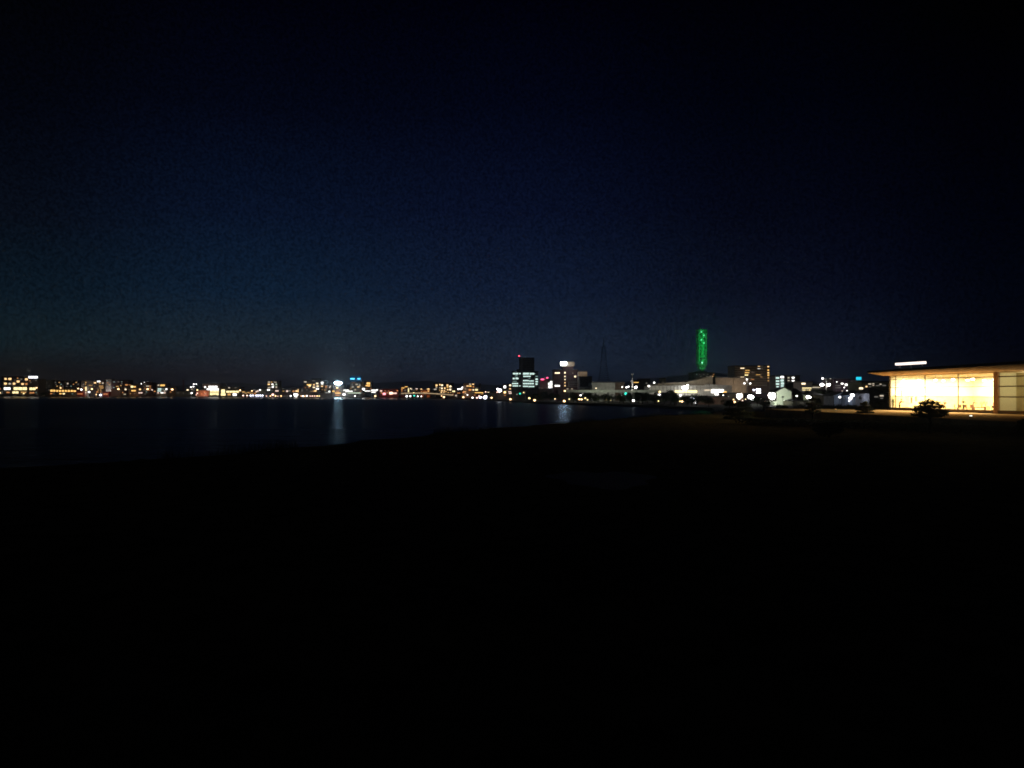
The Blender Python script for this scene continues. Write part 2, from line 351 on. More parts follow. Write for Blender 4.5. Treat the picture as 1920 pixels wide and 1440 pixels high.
Bd('apartment_building', 'broad dark apartment building with scattered white windows left of the blazing white sign', 569, 609, 713, 1040, 'dark', [
 (572.5, 716, 6, 2.6, 'q'), (579.5, 721.3, 10, 2.4, 'y'), (580.5, 723.4, 5, 3, 'Y'), (588.3, 713.9, 7, 1.4, 'd'), (594.8, 719, 4.6, 2.8, 'P'), (588.8, 721.4, 3.8, 2.6, 'w'), (588.6, 726.3, 5, 2.6, 'P'),
 (595.6, 724, 5, 2.4, 'P'), (595.2, 729, 6, 3, 'W'), (588, 733.6, 4, 3, 'g'), (591.6, 733, 4.4, 4.4, 'w'), (579.6, 736.2, 3, 2, 'd'), (575.2, 731, 2.4, 2.2, 'd'), (604, 717.2, 5.4, 2.6, 'W'), (604, 719.8, 5, 1.6, 'W'),
 (603.8, 724.2, 4.2, 2.4, 'w'), (603, 738.6, 7, 3.4, 'o')], roofbox=(584, 599, 709.5))
Bd('apartment_building', 'reddish apartment building with orange windows between the dark one and the white sign tower', 609.5, 622, 722, 1032, 'brown', [
 (611.6, 724, 4.4, 2, 'o'), (611.6, 726.7, 4.4, 1.6, 'o'), (619.6, 724.2, 3, 2, 'q'), (618.2, 726.5, 2.4, 2.2, 'p'), (617.6, 734, 3.4, 2.8, 'W'), (615, 736.8, 12, 1.9, 'W'), (609.6, 731.3, 2.6, 2, 'g')])
t = Bd('hotel_tower', 'grey hotel tower carrying the blazing white oval roof sign', 623.5, 643.5, 722.5, 1022, 'grey', [
 (628.8, 723.8, 2.4, 2.4, 'q'), (632.2, 727.2, 4.2, 4, 'w'), (625.2, 733.6, 4.6, 3.2, 'y'), (636.6, 730.6, 2, 2.4, 'o'), (633, 733.6, 6, 2, 'o'), (633.5, 737, 13, 2, 'y'), (633, 741, 9, 2, 'o')], dep=16)
bm = bmesh.new(); lx, lz = 0, PZ(718.2, 1022) - GZ
pts = [(7.1 / F * 1022 * math.copysign(abs(math.cos(a)) ** .8, math.cos(a)), 2.7 / F * 1022 * math.copysign(abs(math.sin(a)) ** .8, math.sin(a))) for a in [2 * math.pi * i / 28 for i in range(28)]]
a_ = [bm.verts.new((lx + .6 + p[0], -1.2, lz + p[1])) for p in pts]; b_ = [bm.verts.new((lx + .6 + p[0], -.5, lz + p[1])) for p in pts]
bm.faces.new(a_[::-1]); bm.faces.new(b_)
for i in range(28): bm.faces.new((a_[i], a_[(i + 1) % 28], b_[(i + 1) % 28], b_[i]))
bmesh.ops.recalc_face_normals(bm, faces=bm.faces)
obj('roof_sign', bm, glow('sign_blazing_white', (.56, .85, 1), 60, True), t[0])
bm = bmesh.new()
for s in (-3.5, 0, 3.5): box(bm, s - .15, s + .15, -.5, -.2, lz - 4, lz + 1)
box(bm, -3.7, 3.7, -.49, -.21, lz - .1, lz + .1)
obj('sign_frame', bm, METAL, t[0])
Bd('station_building', 'low station building ablaze with white light left of the blue sign tower', 643, 663, 730, 1015, 'pale', [(648.8, 731.6, 12, 2, 'W'), (654.5, 734.3, 16, 3.6, 'W'), (657, 737.3, 14, 2.4, 'G')], dep=14)
Bd('station_canopy', 'long low canopy strip glowing greenish white below the blue sign tower', 649, 679, 735.2, 1006, 'pale', [(664, 736.8, 29, 2.2, 'G')], dep=8, cat='canopy')
t = Bd('office_tower', 'beige floodlit office tower with the blue roof sign', 656, 678, 716.2, 1020, 'beige', [
 (668.5, 720.7, 4.6, 2, 'q'), (661.2, 725.6, 5, 2, 'q'), (672, 725.5, 5, 2, 'w'), (674.5, 722.5, 3, 2.2, 'q'), (666.4, 730.8, 4, 2.2, 'q'), (657.8, 729, 1.8, 4, 'g'), (663, 717.6, 2.4, 1, 'o')], dep=15)
bx = panel(t, 667, 710.2, 21.5, 10.5, glow('sign_deep_blue', (.0, .16, .42), .16), legs=.5)
for (x, w_) in ((661.2, 8), (673.2, 5.6)):
    o = panel(t, x, 710.3, w_, 2.6, glow('sign_bright_cyan', (.10, .62, 1), 2.2, True), name='sign_lettering', th=.2, y0=-1.15); o.parent = bx
Bd('apartment_block', 'dark narrow block with a square gold window near its top right of the blue sign', 683, 698, 715, 1040, 'dark', [(690.7, 719, 7.5, 4.8, 'y'), (689.6, 723.2, 10, 2.4, 'y'), (691.5, 724.4, 5, 1.6, 'g')])
t = Bd('filling_station', 'brightly lit white filling station on the shore left of the red lights', 695.6, 708.5, 729.6, 975, 'white', [(701.5, 732, 12, 3, 'W'), (700.5, 735.5, 10, 1.6, 'W'), (707.3, 731, 2.4, 2.6, 'W')], dep=8, cat='petrol station')
Bd('shop_row', 'low dark shops with a thin white light line between station and filling station', 680, 695, 732, 985, 'dark', [(689, 733.2, 13, 1.6, 'W'), (681.7, 729.8, 1, .6, 'd')], dep=9)
t = Bd('added_red_block', 'added low block catching red light beside the bridge end', 709, 747, 730, 912, 'purple', [(714.5, 733, 5, 2.6, 'p'), (733, 737, 5, 4, 'p'), (739, 737.4, 12, 3.4, 'p'), (745, 732.6, 3.4, 2.2, 'o')], dep=14)  # block added to carry the red halo around the signs
panel(t, 720.5, 738.5, 5.5, 3.6, glow('sign_pink', (1, .35, .42), 2.6, True), name='wall_sign', th=.3, y0=-.4)
panel(t, 733, 737.2, 6, 4.4, glow('sign_peach', (1, .62, .42), 3, True), name='wall_sign', th=.3, y0=-.4)

# behind the bridge
Bd('bridge_side_house', 'dark gabled inn outlined with strings of yellow lights behind the bridge', 751.5, 767.5, 724.5, 905, 'brown', [
 (755.6, 727.4, 7, 1.7, 'y'), (761.7, 725.1, 6, 1.5, 'y'), (766, 731.8, 2.2, 9, 'Y'), (753.6, 732, 1.4, 6, 'o'), (759.5, 732, 4, 3, 'd'), (753.8, 730.2, 4, 1, 'g')], cat='inn')
Bd('low_house', 'small dark house between the outlined inn and the orange wall', 768, 786, 728, 900, 'dark', [(770, 728.4, 3, 2.2, 'P'), (771.8, 730, 3, 2.2, 'q'), (771.6, 733.6, 1.2, 4, 'g'), (776, 731.5, 2.4, 2, 'd'), (781.2, 729, 5, 1.6, 'p'), (781, 732.8, 1.3, 5, 'o')])
Bd('brick_building', 'low orange lit brick building with two lit corner posts behind the bridge', 788.5, 806, 731.2, 880, 'terra', [(790, 729.8, 3.6, 2.4, 'w'), (803, 729.4, 6, 2, 'w'), (803.3, 733.2, 3.4, 4.4, 'g'), (797, 735.6, 9, 1.8, 'g')], dep=10)
Bd('apartment_building', 'wide apartment building dotted with warm windows above the bridge railing', 813, 849.5, 718.5, 860, 'brown', [
 (818.6, 722.5, 4, 3.8, 'w'), (824.8, 721.2, 2.6, 3.4, 'w'), (828.8, 722.3, 4, 3.4, 'P'), (818.4, 727, 3.4, 1.6, 'q'), (825, 727, 4, 1.6, 'q'), (828.6, 728.2, 3, 3.4, 'P'), (834, 728, 3, 3.6, 'w'), (839, 722.3, 3.8, 3, 'w'),
 (839.2, 725.6, 4, 2, 'y'), (844.4, 724.6, 4.2, 3.6, 'P'), (844.3, 730.4, 4, 3.4, 'P'), (839.5, 730.6, 3.4, 2.4, 'w'), (816, 729.9, 6, 2.4, 'q'), (824.4, 731.6, 1.3, 3.4, 'g'), (828.6, 732.6, 4, 2.4, 'w'), (833, 732.6, 2.6, 2.4, 'w'), (827.6, 735.6, 3, 2.4, 'w'), (832.4, 735.6, 1.4, 3, 'w'), (818, 724.8, 3, 1.2, 'g'), (836, 734.4, 4, 2, 'g')])
Bd('low_house', 'low house with one pale yellow signboard window right of the apartment building', 848, 868, 732.2, 800, 'purple', [(850.6, 733.7, 6, 3, 'Y'), (860, 737, 7, 1.6, 'o'), (848.4, 741.6, 3, 2, 'p'), (844.8, 741.9, 4, 1.6, 'o'), (855, 741.8, 4, 3, 'q')], dep=9)
Bd('apartment_block', 'reddish stepped block with yellow windows left of the pale lit gable', 868.5, 889.5, 719, 765, 'brown', [
 (881.4, 720.4, 4, 2.2, 'q'), (887, 720.4, 4, 2.2, 'w'), (876.7, 723.8, 5, 2, 'w'), (881.9, 723.9, 4.4, 2.6, 'y'), (887.8, 725.4, 3, 2.2, 'o'), (881, 731, 5, 4, 'o'), (871, 734.6, 7, 2, 'g'), (884, 730.6, 4, 1, 'g'), (872.6, 737.4, 2, 1.6, 'q'), (869, 735.6, 4, 2, 'o')])
Bd('shop_building', 'greenish white lit shop front behind the yellow pavilion', 890, 899, 725.8, 748, 'pale', [(893.5, 731, 5.6, 3, 'Y'), (887.6, 731, 3, 2.6, 'P'), (890.6, 734.4, 2, 5, 'w'), (893.6, 728, 4.6, 2.2, 'd')])
Bd('chimney_block', 'narrow dim grey stair tower above the shop front', 897.5, 901.5, 720, 770, 'grey', [], cat='tower', dep=4, floors=False)
Bd('waterside_pavilion', 'round dark roofed pavilion with yellow lit eaves by the water', 889, 908, 733.3, 705, 'brown', [(898, 736.3, 19, 1.7, 'y'), (901, 739, 11, 1.7, 'g')], dep=10, cat='pavilion')
Bd('low_house', 'low reddish house behind the two lavender lamps', 885, 902, 738, 694, 'red', [(890, 741, 3, 1.6, 'o')], dep=8)
Bd('low_house', 'small dark house with one white window right of the pavilion', 908.5, 924, 735, 690, 'olive', [(915.6, 736.3, 3.6, 2.6, 'P'), (915, 739, 4, 1.4, 'g')], dep=8)
Bd('shop_building', 'low orange lit shop below two blazing white floodlamps', 934, 957, 731, 560, 'brown', [(946.5, 735.6, 5, 4.4, 'y'), (946.6, 741.3, 4, 1.6, 'o'), (955.8, 734.6, 7, 1.6, 'p'), (956.8, 737.4, 6, 2, 'p')], dep=9)
Bd('shop_building', 'small block with a square white lit sign next to the office tower', 942, 960, 721, 585, 'dark', [(946.5, 725.4, 5.2, 6, 'W'), (956.6, 722, 4, 4.6, 'P'), (956.4, 729, 4, 2.2, 'w'), (963.6, 728.3, 4, 3, 'q')], dep=9)

# ================================================================== the nearer eastern shore
# tall stepped office tower
t = Bd('office_tower', 'tall stepped dark office tower with rows of blue white lit floors', 960, 1009.5, 697, 560, 'dark', [], dep=20, fh=3.5)
root = t[0]
def strip(x0, x1, y, h, k): add_window(root, ((x0 + x1) / 2 - t[2]) / F * 560, PZ(y, 560) - GZ, (x1 - x0) / F * 560, h * .8 / F * 560, k)
for (a, b_, y, h, k) in ((961.5, 972, 700.6, 3.4, 'c'), (973.5, 976.5, 700.4, 3, 'c'), (965.5, 970.5, 704.6, 2, 'C'), (961.5, 965, 709.8, 3.4, 'c'), (966.6, 972, 709.5, 3.6, 'c'), (962, 969, 715, 1.6, 'C'), (960, 971.5, 719.2, 2.6, 'c'),
        (961, 971.5, 723.6, 2.6, 'c'), (973.5, 976.5, 723.6, 1.8, 'c'), (980.5, 992, 700.6, 4, 'c'), (993, 1002, 700.8, 3.8, 'c'), (981, 995, 705.6, 2.6, 'c'), (991, 994.5, 709.5, 1.4, 'C'), (980.5, 991.5, 713.6, 2.8, 'c'), (992, 1001, 714.3, 2.4, 'c'),
        (980.5, 1001, 719.2, 3, 'c'), (980.5, 990, 724.3, 2.6, 'c'), (990.6, 1002, 724.6, 2.4, 'c'), (1004, 1008.6, 705.8, 2.4, 'C'), (1004, 1008.4, 711, 3.4, 'c'), (1004, 1008.6, 715.6, 2.8, 'c'), (1004, 1008, 720.2, 3, 'c')):
    strip(a, b_, y, h, k)
u = 560 / F
for (x0, x1, y1, dd) in ((968.5, 973.4, 692, 3), (973.5, 1002, 670, 2)):
    o = obj('upper_tower', B1((x0 - t[2]) * u, (x1 - t[2]) * u, dd, 15, PZ(697, 560) - GZ + .5, PZ(y1, 560) - GZ), WALL['dark'], root)
bm = bmesh.new()
for k in range(7): box(bm, (973.5 - t[2]) * u - .15, (1002 - t[2]) * u + .15, 1.8, 2.1, PZ(694 - 3.4 * k, 560) - GZ - .15, PZ(694 - 3.4 * k, 560) - GZ + .15)
obj('floor_ledges', bm, WALL['grey'], o)
obj('service_shaft', B1((976 - t[2]) * u, (980 - t[2]) * u, -.4, 2, 0, PZ(671, 560) - GZ), WALL['grey'], root)
bm = bmesh.new(); bx_ = (973.6 - t[2]) * u; tube(bm, (bx_, 4, PZ(670, 560) - GZ), (bx_, 4, PZ(667.4, 560) - GZ), .1)
bc = obj('beacon_mast', bm, METAL, root)
bm = bmesh.new(); ball(bm, (bx_, 3.8, PZ(667, 560) - GZ), .52); obj('beacon', bm, glow('beacon_red', (1, .06, .10), 5), bc, True)
LB = Bd('low_block', 'dim reddish low block with pink red roof lights right of the office tower', 1012, 1037.5, 712.3, 600, 'grey', [(1026, 727.8, 3, 2, 'd'), (1016.5, 727.8, 5, 1.4, 'd')], dep=12)
for (x, y, w_) in ((1017, 711.3, 6), (1026, 708.4, 3.4)): panel(LB, x, y, w_, 2.2, glow('sign_pink_red', (1, .09, .22), 3.5), name='beacon_light', th=.4)
t = Bd('bright_building', 'narrow building with blazing white upright signs left of the reddish tower', 1028, 1037.4, 714, 520, 'pale', [(1034, 716, 5, 3, 'W'), (1030, 720, 4.6, 5, 'W'), (1035, 720.6, 3.6, 5, 'W'), (1030.6, 725.4, 5, 5, 'W'), (1035.6, 725.6, 2.6, 4, 'W')], dep=8)
t = Bd('hotel_tower', 'dark reddish tower block with a white lit sign on its grey roof drum', 1038, 1083.5, 694, 500, 'purple', [
 (1045, 699.4, 11, 2.7, 'P'), (1045, 723.4, 11.5, 3, 'W'), (1059.3, 698.8, 3, 3.6, 'P'), (1059.3, 705.8, 2.8, 2.4, 'P'), (1059.3, 711.6, 2.6, 2, 'P'), (1059.3, 717.6, 2.6, 2, 'w'), (1059.3, 723.4, 2.6, 2.4, 'w'),
 (1078.4, 706, 3.6, 3.6, 'P'), (1074, 699.6, 2, 2, 'd'), (1064, 729.2, 3.6, 1.8, 'q'), (1072.4, 729.2, 3.6, 1.8, 'q')], dep=17, fh=3.4)
u = 500 / F; cx = t[2]; rt = t[0]
obj('roof_tower', B1((1055 - cx) * u, (1075 - cx) * u, 1, 12, PZ(694, 500) - GZ + .5, PZ(687, 500) - GZ), WALL['purple'], rt)
dr = obj('roof_drum', B1((1051 - cx) * u, (1077 - cx) * u, -.4, 13, PZ(687, 500) - GZ, PZ(678.2, 500) - GZ), WALL['beige'], rt)
obj('sign_panel', B1((1051.6 - cx) * u, (1061.4 - cx) * u, -.9, -.42, PZ(684, 500) - GZ, PZ(678.8, 500) - GZ), glow('sign_white_blue', (.68, .84, 1), 62, True), dr)
bm = bmesh.new()
for z in (716.6, 720.8, 725): box(bm, (1066 - cx) * u, (1086 - cx) * u, -3, -.1, PZ(z, 500) - GZ - .2, PZ(z, 500) - GZ + .2)
for x in (1066, 1086): box(bm, (x - cx) * u - .25, (x - cx) * u + .25, -3.02, -.08, PZ(725.5, 500) - GZ, PZ(716.2, 500) - GZ)
obj('balcony_frame', bm, WALL['grey'], rt)
Bd('office_block', 'dark box shaped block with a pale beige panelled top right of the reddish tower', 1087, 1110, 707, 470, 'dark', [], dep=14, roofbox=None)
Bd('billboard', 'large pale beige billboard box standing above the dark block', 1084.5, 1101, 697, 492, 'beige', [], dep=6, floors=False)
t = Bd('station_hall', 'long low grey station hall with a curved pale roof edge left of the dim mast', 1110, 1153, 717.5, 440, 'pale', [(1117.6, 728, 2.6, 2, 'P'), (1133, 716.9, 1, .4, 'd')], dep=20, fh=3)
Bd('low_block', 'brownish dim block right of the station hall', 1153.5, 1171, 717.3, 445, 'brown', [], dep=12)
Bd('low_block', 'low grey shed in front of the reddish tower', 1088, 1112, 725.6, 450, 'grey', [], dep=10)
# elevated road
root = thing('elevated_road', 'long pale lit elevated road deck crossing behind the dark trees', 'elevated road', (PX(1150, 395), 395, GZ))
u = 395 / F
bm = bmesh.new(); box(bm, (1061 - 1150) * u, (1240 - 1150) * u, 0, 9, PZ(735.8, 395) - GZ, PZ(733.6, 395) - GZ)
obj('deck', bm, WALL['pale'], root)
bm = bmesh.new(); box(bm, (1061 - 1150) * u, (1240 - 1150) * u, -.15, .05, PZ(733.6, 395) - GZ, PZ(731.2, 395) - GZ)
obj('parapet', bm, WALL['pale'], root)
for x in range(1070, 1240, 24): obj('pier', B1((x - 1150) * u - .5, (x - 1150) * u + .5, 3, 5, -1, PZ(735.8, 395) - GZ), WALL['grey'], root)
# dim lattice mast
def lattice(name, label, x, d, y0, y1, w0, w1, mat, n=14, r=.16, cat='mast'):
    t = thing(name, label, cat, (PX(x, d), d, GZ))
    H0 = max(0, PZ(y0, d) - GZ); H = PZ(y1, d) - GZ; bm = bmesh.new()
    def P4(k):
        s = k / n; w = (w0 + (w1 - w0) * s ** .6) / F * d / 2; z = H0 + (H - H0) * s
        return [Vector((a * w, b_ * w, z)) for a, b_ in ((-1, -1), (1, -1), (1, 1), (-1, 1))]
    for k in range(n):
        A, B_ = P4(k), P4(k + 1)
        for i in range(4):
            tube(bm, A[i], B_[i], r, n=4); tube(bm, A[i], B_[(i + 1) % 4], r * .6, n=4); tube(bm, B_[i], B_[(i + 1) % 4], r * .6, n=4)
    obj('lattice', bm, mat, t); return t, H
lt, H = lattice('lattice_mast', 'tall dim steel lattice mast barely visible against the sky', 1132, 900, 716, 650, 22, 5, surf('mast_paint', (.10, .07, .06)), 16, .15)
bm = bmesh.new(); tube(bm, (0, 0, H), (0, 0, PZ(632, 900) - GZ), .4, .15); obj('antenna', bm, METAL, lt)
lt, H = lattice('lattice_mast', 'thin red and white chimney mast above the low pale shed', 344, 1190, 742, 712, 2.6, 1.6, surf('mast_red', (.4, .12, .12)), 8, .2)
# green tower
GT = thing('lattice_tower', 'tall cylindrical lattice tower lit green', 'tower', (PX(1315.8, 850), 850, GZ))
u = 850 / F; z0 = PZ(697, 850) - GZ; z1 = PZ(617, 850) - GZ; rr = 9.4 * u
TM = surf('tower_paint', (.62, .66, .62), .5, .1)
bm = bmesh.new(); NS = 8; NL = 10
for k in range(NL + 1):
    z = z0 + 3 + (z1 - z0 - 4) * k / NL
    r_ = rr * (1 if k > 0 else .8)
    for i in range(NS):
        a, b_ = 2 * math.pi * i / NS, 2 * math.pi * (i + 1) / NS
        p = Vector((r_ * math.cos(a), r_ * math.sin(a), z)); q = Vector((r_ * math.cos(b_), r_ * math.sin(b_), z))
        tube(bm, p, q, .62, n=4)
        if k < NL:
            dz = (z1 - z0 - 4) / NL
            tube(bm, p, (p.x, p.y, z + dz), .6, n=4); tube(bm, p, (q.x, q.y, z + dz), .36, n=4)
obj('lattice', bm, TM, GT)
bm = bmesh.new(); tube(bm, (-2, 0, z1 - 2), (-2, 0, z1 + 4), .5, .2, 6); obj('antenna', bm, surf('antenna_red', (.4, .05, .05)), GT)
bm = bmesh.new(); tube(bm, (0, 0, 0), (0, 0, z1 - 1), rr * .42, n=16); obj('core_shaft', bm, surf('core_paint', (.16, .18, .16), .6, .5, .12), GT, True)
for (x, y) in ((1313, 622.6), (1318.4, 629.6), (1313, 637.6), (1318.4, 644), (1315.4, 680), (1317, 658), (1312, 652), (1319, 668), (1311.5, 690)):
    zz = PZ(y, 850) - GZ
    dk = obj('platform', B1(-rr * .9, rr * .9, -rr * .55, rr * .55, zz - 1.6, zz - 1.3), TM, GT)
    bright = y < 650 or y == 680
    bm = bmesh.new(); ball(bm, ((x - 1315.8) * u, -rr * .75, zz), .9 if bright else .3)
    obj('tower_light', bm, glow('tower_light_green' + ('_bright' if y == 680 else ''), (.12, 1, .40) if y != 680 else (.4, 1, .7), 1.6 if y != 680 else 3.5), dk, True)
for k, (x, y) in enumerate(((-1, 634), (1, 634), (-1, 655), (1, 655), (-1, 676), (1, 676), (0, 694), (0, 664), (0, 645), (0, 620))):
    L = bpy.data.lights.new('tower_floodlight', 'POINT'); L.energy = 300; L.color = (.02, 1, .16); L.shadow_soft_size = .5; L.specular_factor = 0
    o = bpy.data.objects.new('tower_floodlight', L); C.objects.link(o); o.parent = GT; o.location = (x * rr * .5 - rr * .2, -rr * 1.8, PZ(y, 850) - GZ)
Bd('office_block', 'wide black silhouetted block under the foot of the green tower', 1299, 1341, 699, 800, 'dark', [], dep=20, floors=False, roofbox=(1307, 1326, 696))
Bd('office_block', 'dim silhouetted block left of the thin grey pole', 1200, 1219, 711, 520, 'dark', [(1212.2, 718.5, 2.6, 3, 'd')], dep=12)
Bd('office_block', 'small dim pale green box block left of the long sweeping roof', 1240, 1248.5, 709.5, 560, 'olive', [], dep=8)
Bd('low_block', 'dark low block with one thin yellow lit strip beside the grey pole', 1186, 1200, 714, 500, 'dark', [(1192.6, 717, 11, 1.3, 'y')], dep=9)
t = thing('grey_pole', 'thick pale grey chimney pole standing above the dark trees', 'chimney', (PX(1185.6, 420), 420, GZ))
bm = bmesh.new(); tube(bm, (0, 0, 0), (0, 0, PZ(701, 420) - GZ), .5, .42, 12); obj('shaft', bm, WALL['grey'], t, True)
obj('cap', B1(-.6, .6, -.6, .6, PZ(702.6, 420) - GZ, PZ(701, 420) - GZ), WALL['grey'], t)
# the long hall with the sweeping roof
def ribbon(root, d, cx, pts, y0, y1, mat, name):
    """a wall of uneven outline: pts are (x, ytop, ybottom)"""
    bm = bmesh.new(); cols = []
    for x, a, b_ in pts:
        X = (x - cx) / F * d
        cols.append([bm.verts.new((X, yy, PZ(z, d) - GZ)) for yy in (y0, y1) for z in (a, b_)])
    for p, q in zip(cols, cols[1:]):
        bm.faces.new((p[1], q[1], q[0], p[0])); bm.faces.new((p[2], q[2], q[3], p[3])); bm.faces.new((p[0], q[0], q[2], p[2])); bm.faces.new((p[1], p[3], q[3], q[1]))
    bm.faces.new((cols[0][0], cols[0][2], cols[0][3], cols[0][1])); bm.faces.new((cols[-1][0], cols[-1][1], cols[-1][3], cols[-1][2]))
    bmesh.ops.recalc_face_normals(bm, faces=bm.faces)
    return obj(name, bm, mat, root)
hall = thing('exhibition_hall', 'long pale hall with a roof sweeping up to a blocky end below the green tower', 'hall', (PX(1290, 430), 430, GZ))
ribbon(hall, 430, 1290, [(1218, 723.6, 745), (1262, 722.6, 745), (1322, 722.6, 745), (1326, 720, 745), (1372, 722.6, 745)], 0, 18, WALL['pale'], 'wall')
ribbon(hall, 430, 1290, [(1236, 719, 722.4), (1262, 717.4, 722.4), (1290, 716.6, 722.4), (1303, 713.6, 722.4), (1322, 708.8, 722.4), (1327, 708.8, 722.4), (1328, 706.4, 722.4), (1339, 706.4, 722.4)], 3, 30, WALL['beige'], 'sweeping_roof')
bm = bmesh.new()
for i in range(15):
    x = (1222 + 7 * i - 1290) / F * 430; box(bm, x - .12, x + .12, -.25, -.01, PZ(733, 430) - GZ, PZ(724, 430) - GZ)
obj('wall_ribs', bm, WALL['grey'], hall)
for (x, y, w, h, k) in ((1286, 734, 42, 3.6, 'Y'), (1327, 731.6, 14, 2.4, 'q'), (1345, 733.5, 24, 6.5, 'W'), (1348, 738.5, 16, 4.6, 'W'), (1358.6, 735.6, 8, 2.8, 'y')):
    add_window(hall, (x - 1290) / F * 430, PZ(y, 430) - GZ, w / F * 430, h / F * 430, k, y0=-.35)
Bd('exhibition_block', 'large beige windowless block right of the sweeping roof with a dark joint', 1341.5, 1374.9, 708.8, 452, 'beige', [], dep=18, floors=False, cat='hall')
Bd('exhibition_block', 'beige block set in front of the lit floodlights left of the balcony apartments', 1375.6, 1400, 708.8, 452, 'beige', [], dep=18, floors=False, cat='hall')
Bd('shed', 'long low purplish brown shed with ribbed wall behind the bank', 1308, 1362, 744.6, 300, 'brown', [], dep=8, fh=40)
# apartments with gold windows
t = Bd('apartment_building', 'broad apartment building with gold lit balconies and a lit stair column', 1377, 1443.5, 686.5, 520, 'brown', [
 (1392, 690, 9, 2.8, 'P'), (1401.5, 693.6, 10, 3, 'y'), (1400.6, 698.4, 10, 2.6, 'y'), (1411.6, 697.4, 8, 2.4, 'p'), (1399.6, 703, 8, 3, 'Y'), (1391.6, 707, 8.5, 3, 'P'), (1421.6, 701.6, 11, 3.4, 'y'), (1428.6, 701, 5, 3, 'g'), (1428, 706.5, 6, 2, 'g'),
 (1423, 687.6, 5, 2.6, 'w'), (1429, 687.4, 3, 2, 'd'), (1423, 692.4, 6, 3.4, 'W'), (1429, 692.4, 4, 3, 'q'), (1389, 693.6, 12, 1.2, 'o'), (1411, 711.4, 8, 1.2, 'o'),
 (1440.5, 687, 4, 3, 'w'), (1440.5, 694, 4, 2.2, 'y'), (1440.5, 699, 4, 2.4, 'w'), (1440.5, 703.4, 4, 2.4, 'y'), (1440.5, 708.4, 3.4, 2, 'g'), (1440.5, 714, 3.4, 2, 'g')], dep=16, fh=40)
bm = bmesh.new()
for k in range(9):
    z = PZ(688.6 + 4.2 * k, 520) - GZ
    box(bm, (1377 - 1410.2) / F * 520, (1437 - 1410.2) / F * 520, -1.3, -.02, z - .45, z + .45)
obj('balcony', bm, WALL['beige'], t[0])
t = Bd('apartment_building', 'small block with a tight grid of blue white stair windows', 1454.5, 1471.6, 705, 470, 'grey', [
 (1457.8, 708.6, 7.5, 3.4, 'c'), (1457.8, 714.6, 7.5, 3.2, 'c'), (1457.8, 720, 7.5, 3.4, 'c'), (1457.8, 725, 5, 2.4, 'c'), (1466.6, 707, 7, 4.6, 'W'), (1466.4, 713.4, 7, 4.6, 'c'), (1467, 719, 7, 4.6, 'c'), (1466.6, 723.6, 6, 3, 'c')], dep=10)
Bd('apartment_building', 'dark brown block with four small white windows right of the blue white stair windows', 1472.5, 1500, 705, 480, 'brown', [(1478.6, 708.3, 4, 2.6, 'q'), (1487, 708.2, 5.5, 3.2, 'W'), (1478.6, 713.6, 4, 2, 'q'), (1487, 713.8, 5.5, 2.6, 'W')], dep=14)
Bd('office_building', 'grey low office with two thin pale yellow floor lines', 1502.5, 1523.5, 717, 430, 'grey', [(1506.4, 719.4, 8.5, 3.6, 'P'), (1512.6, 727.6, 21, 1.5, 'Y'), (1512.8, 731.3, 20, 1.4, 'Y')], dep=12, fh=3)
Bd('low_block', 'long low block with a faint yellow lit eave left of the twin floodlight mast', 1524, 1541, 722, 430, 'olive', [(1531, 726.4, 19, 1.8, 'q')], dep=10)
Bd('office_building', 'purplish grey block with many small white lights left of the teal sign tower', 1562, 1604, 711.5, 400, 'purple', [
 (1579, 719.3, 5.5, 3, 'W'), (1588, 721.4, 9, 4.4, 'W'), (1600.4, 721, 7.4, 3.4, 'W'), (1579, 733.2, 3, 2, 'q'), (1589.3, 732.4, 5, 2.4, 'W'), (1597, 733, 3, 3, 'P'), (1601.6, 728.6, 6, 2.6, 'P'), (1571, 727, 12, 1.4, 'd'), (1571, 723, 12, 1.4, 'd')], dep=14, fh=3.2)
t = Bd('sign_tower', 'slim beige block carrying the glowing teal sign', 1605, 1613, 714, 380, 'beige', [], dep=6, floors=False)
panel(t, 1609, 709.6, 9, 5.4, glow('sign_teal', (.02, .62, .85), 1.2), legs=.4)
Bd('school_building', 'long dark greenish building with a few white windows left of the museum', 1615, 1668, 716.5, 340, 'olive', [
 (1630.6, 720, 6.5, 2.4, 'q'), (1637.4, 719.6, 4, 1.8, 'q'), (1637.4, 722.6, 3.4, 1.6, 'q'), (1651, 720.4, 4, 1.8, 'q'), (1657.6, 722.8, 8, 2, 'd'), (1624.6, 724.8, 3.6, 3, 'w'), (1646, 723, 9, 1.4, 'd'), (1614.6, 728.2, 8, 4, 'P'), (1631.5, 725, 5, 1.4, 'd')], dep=14, fh=3)
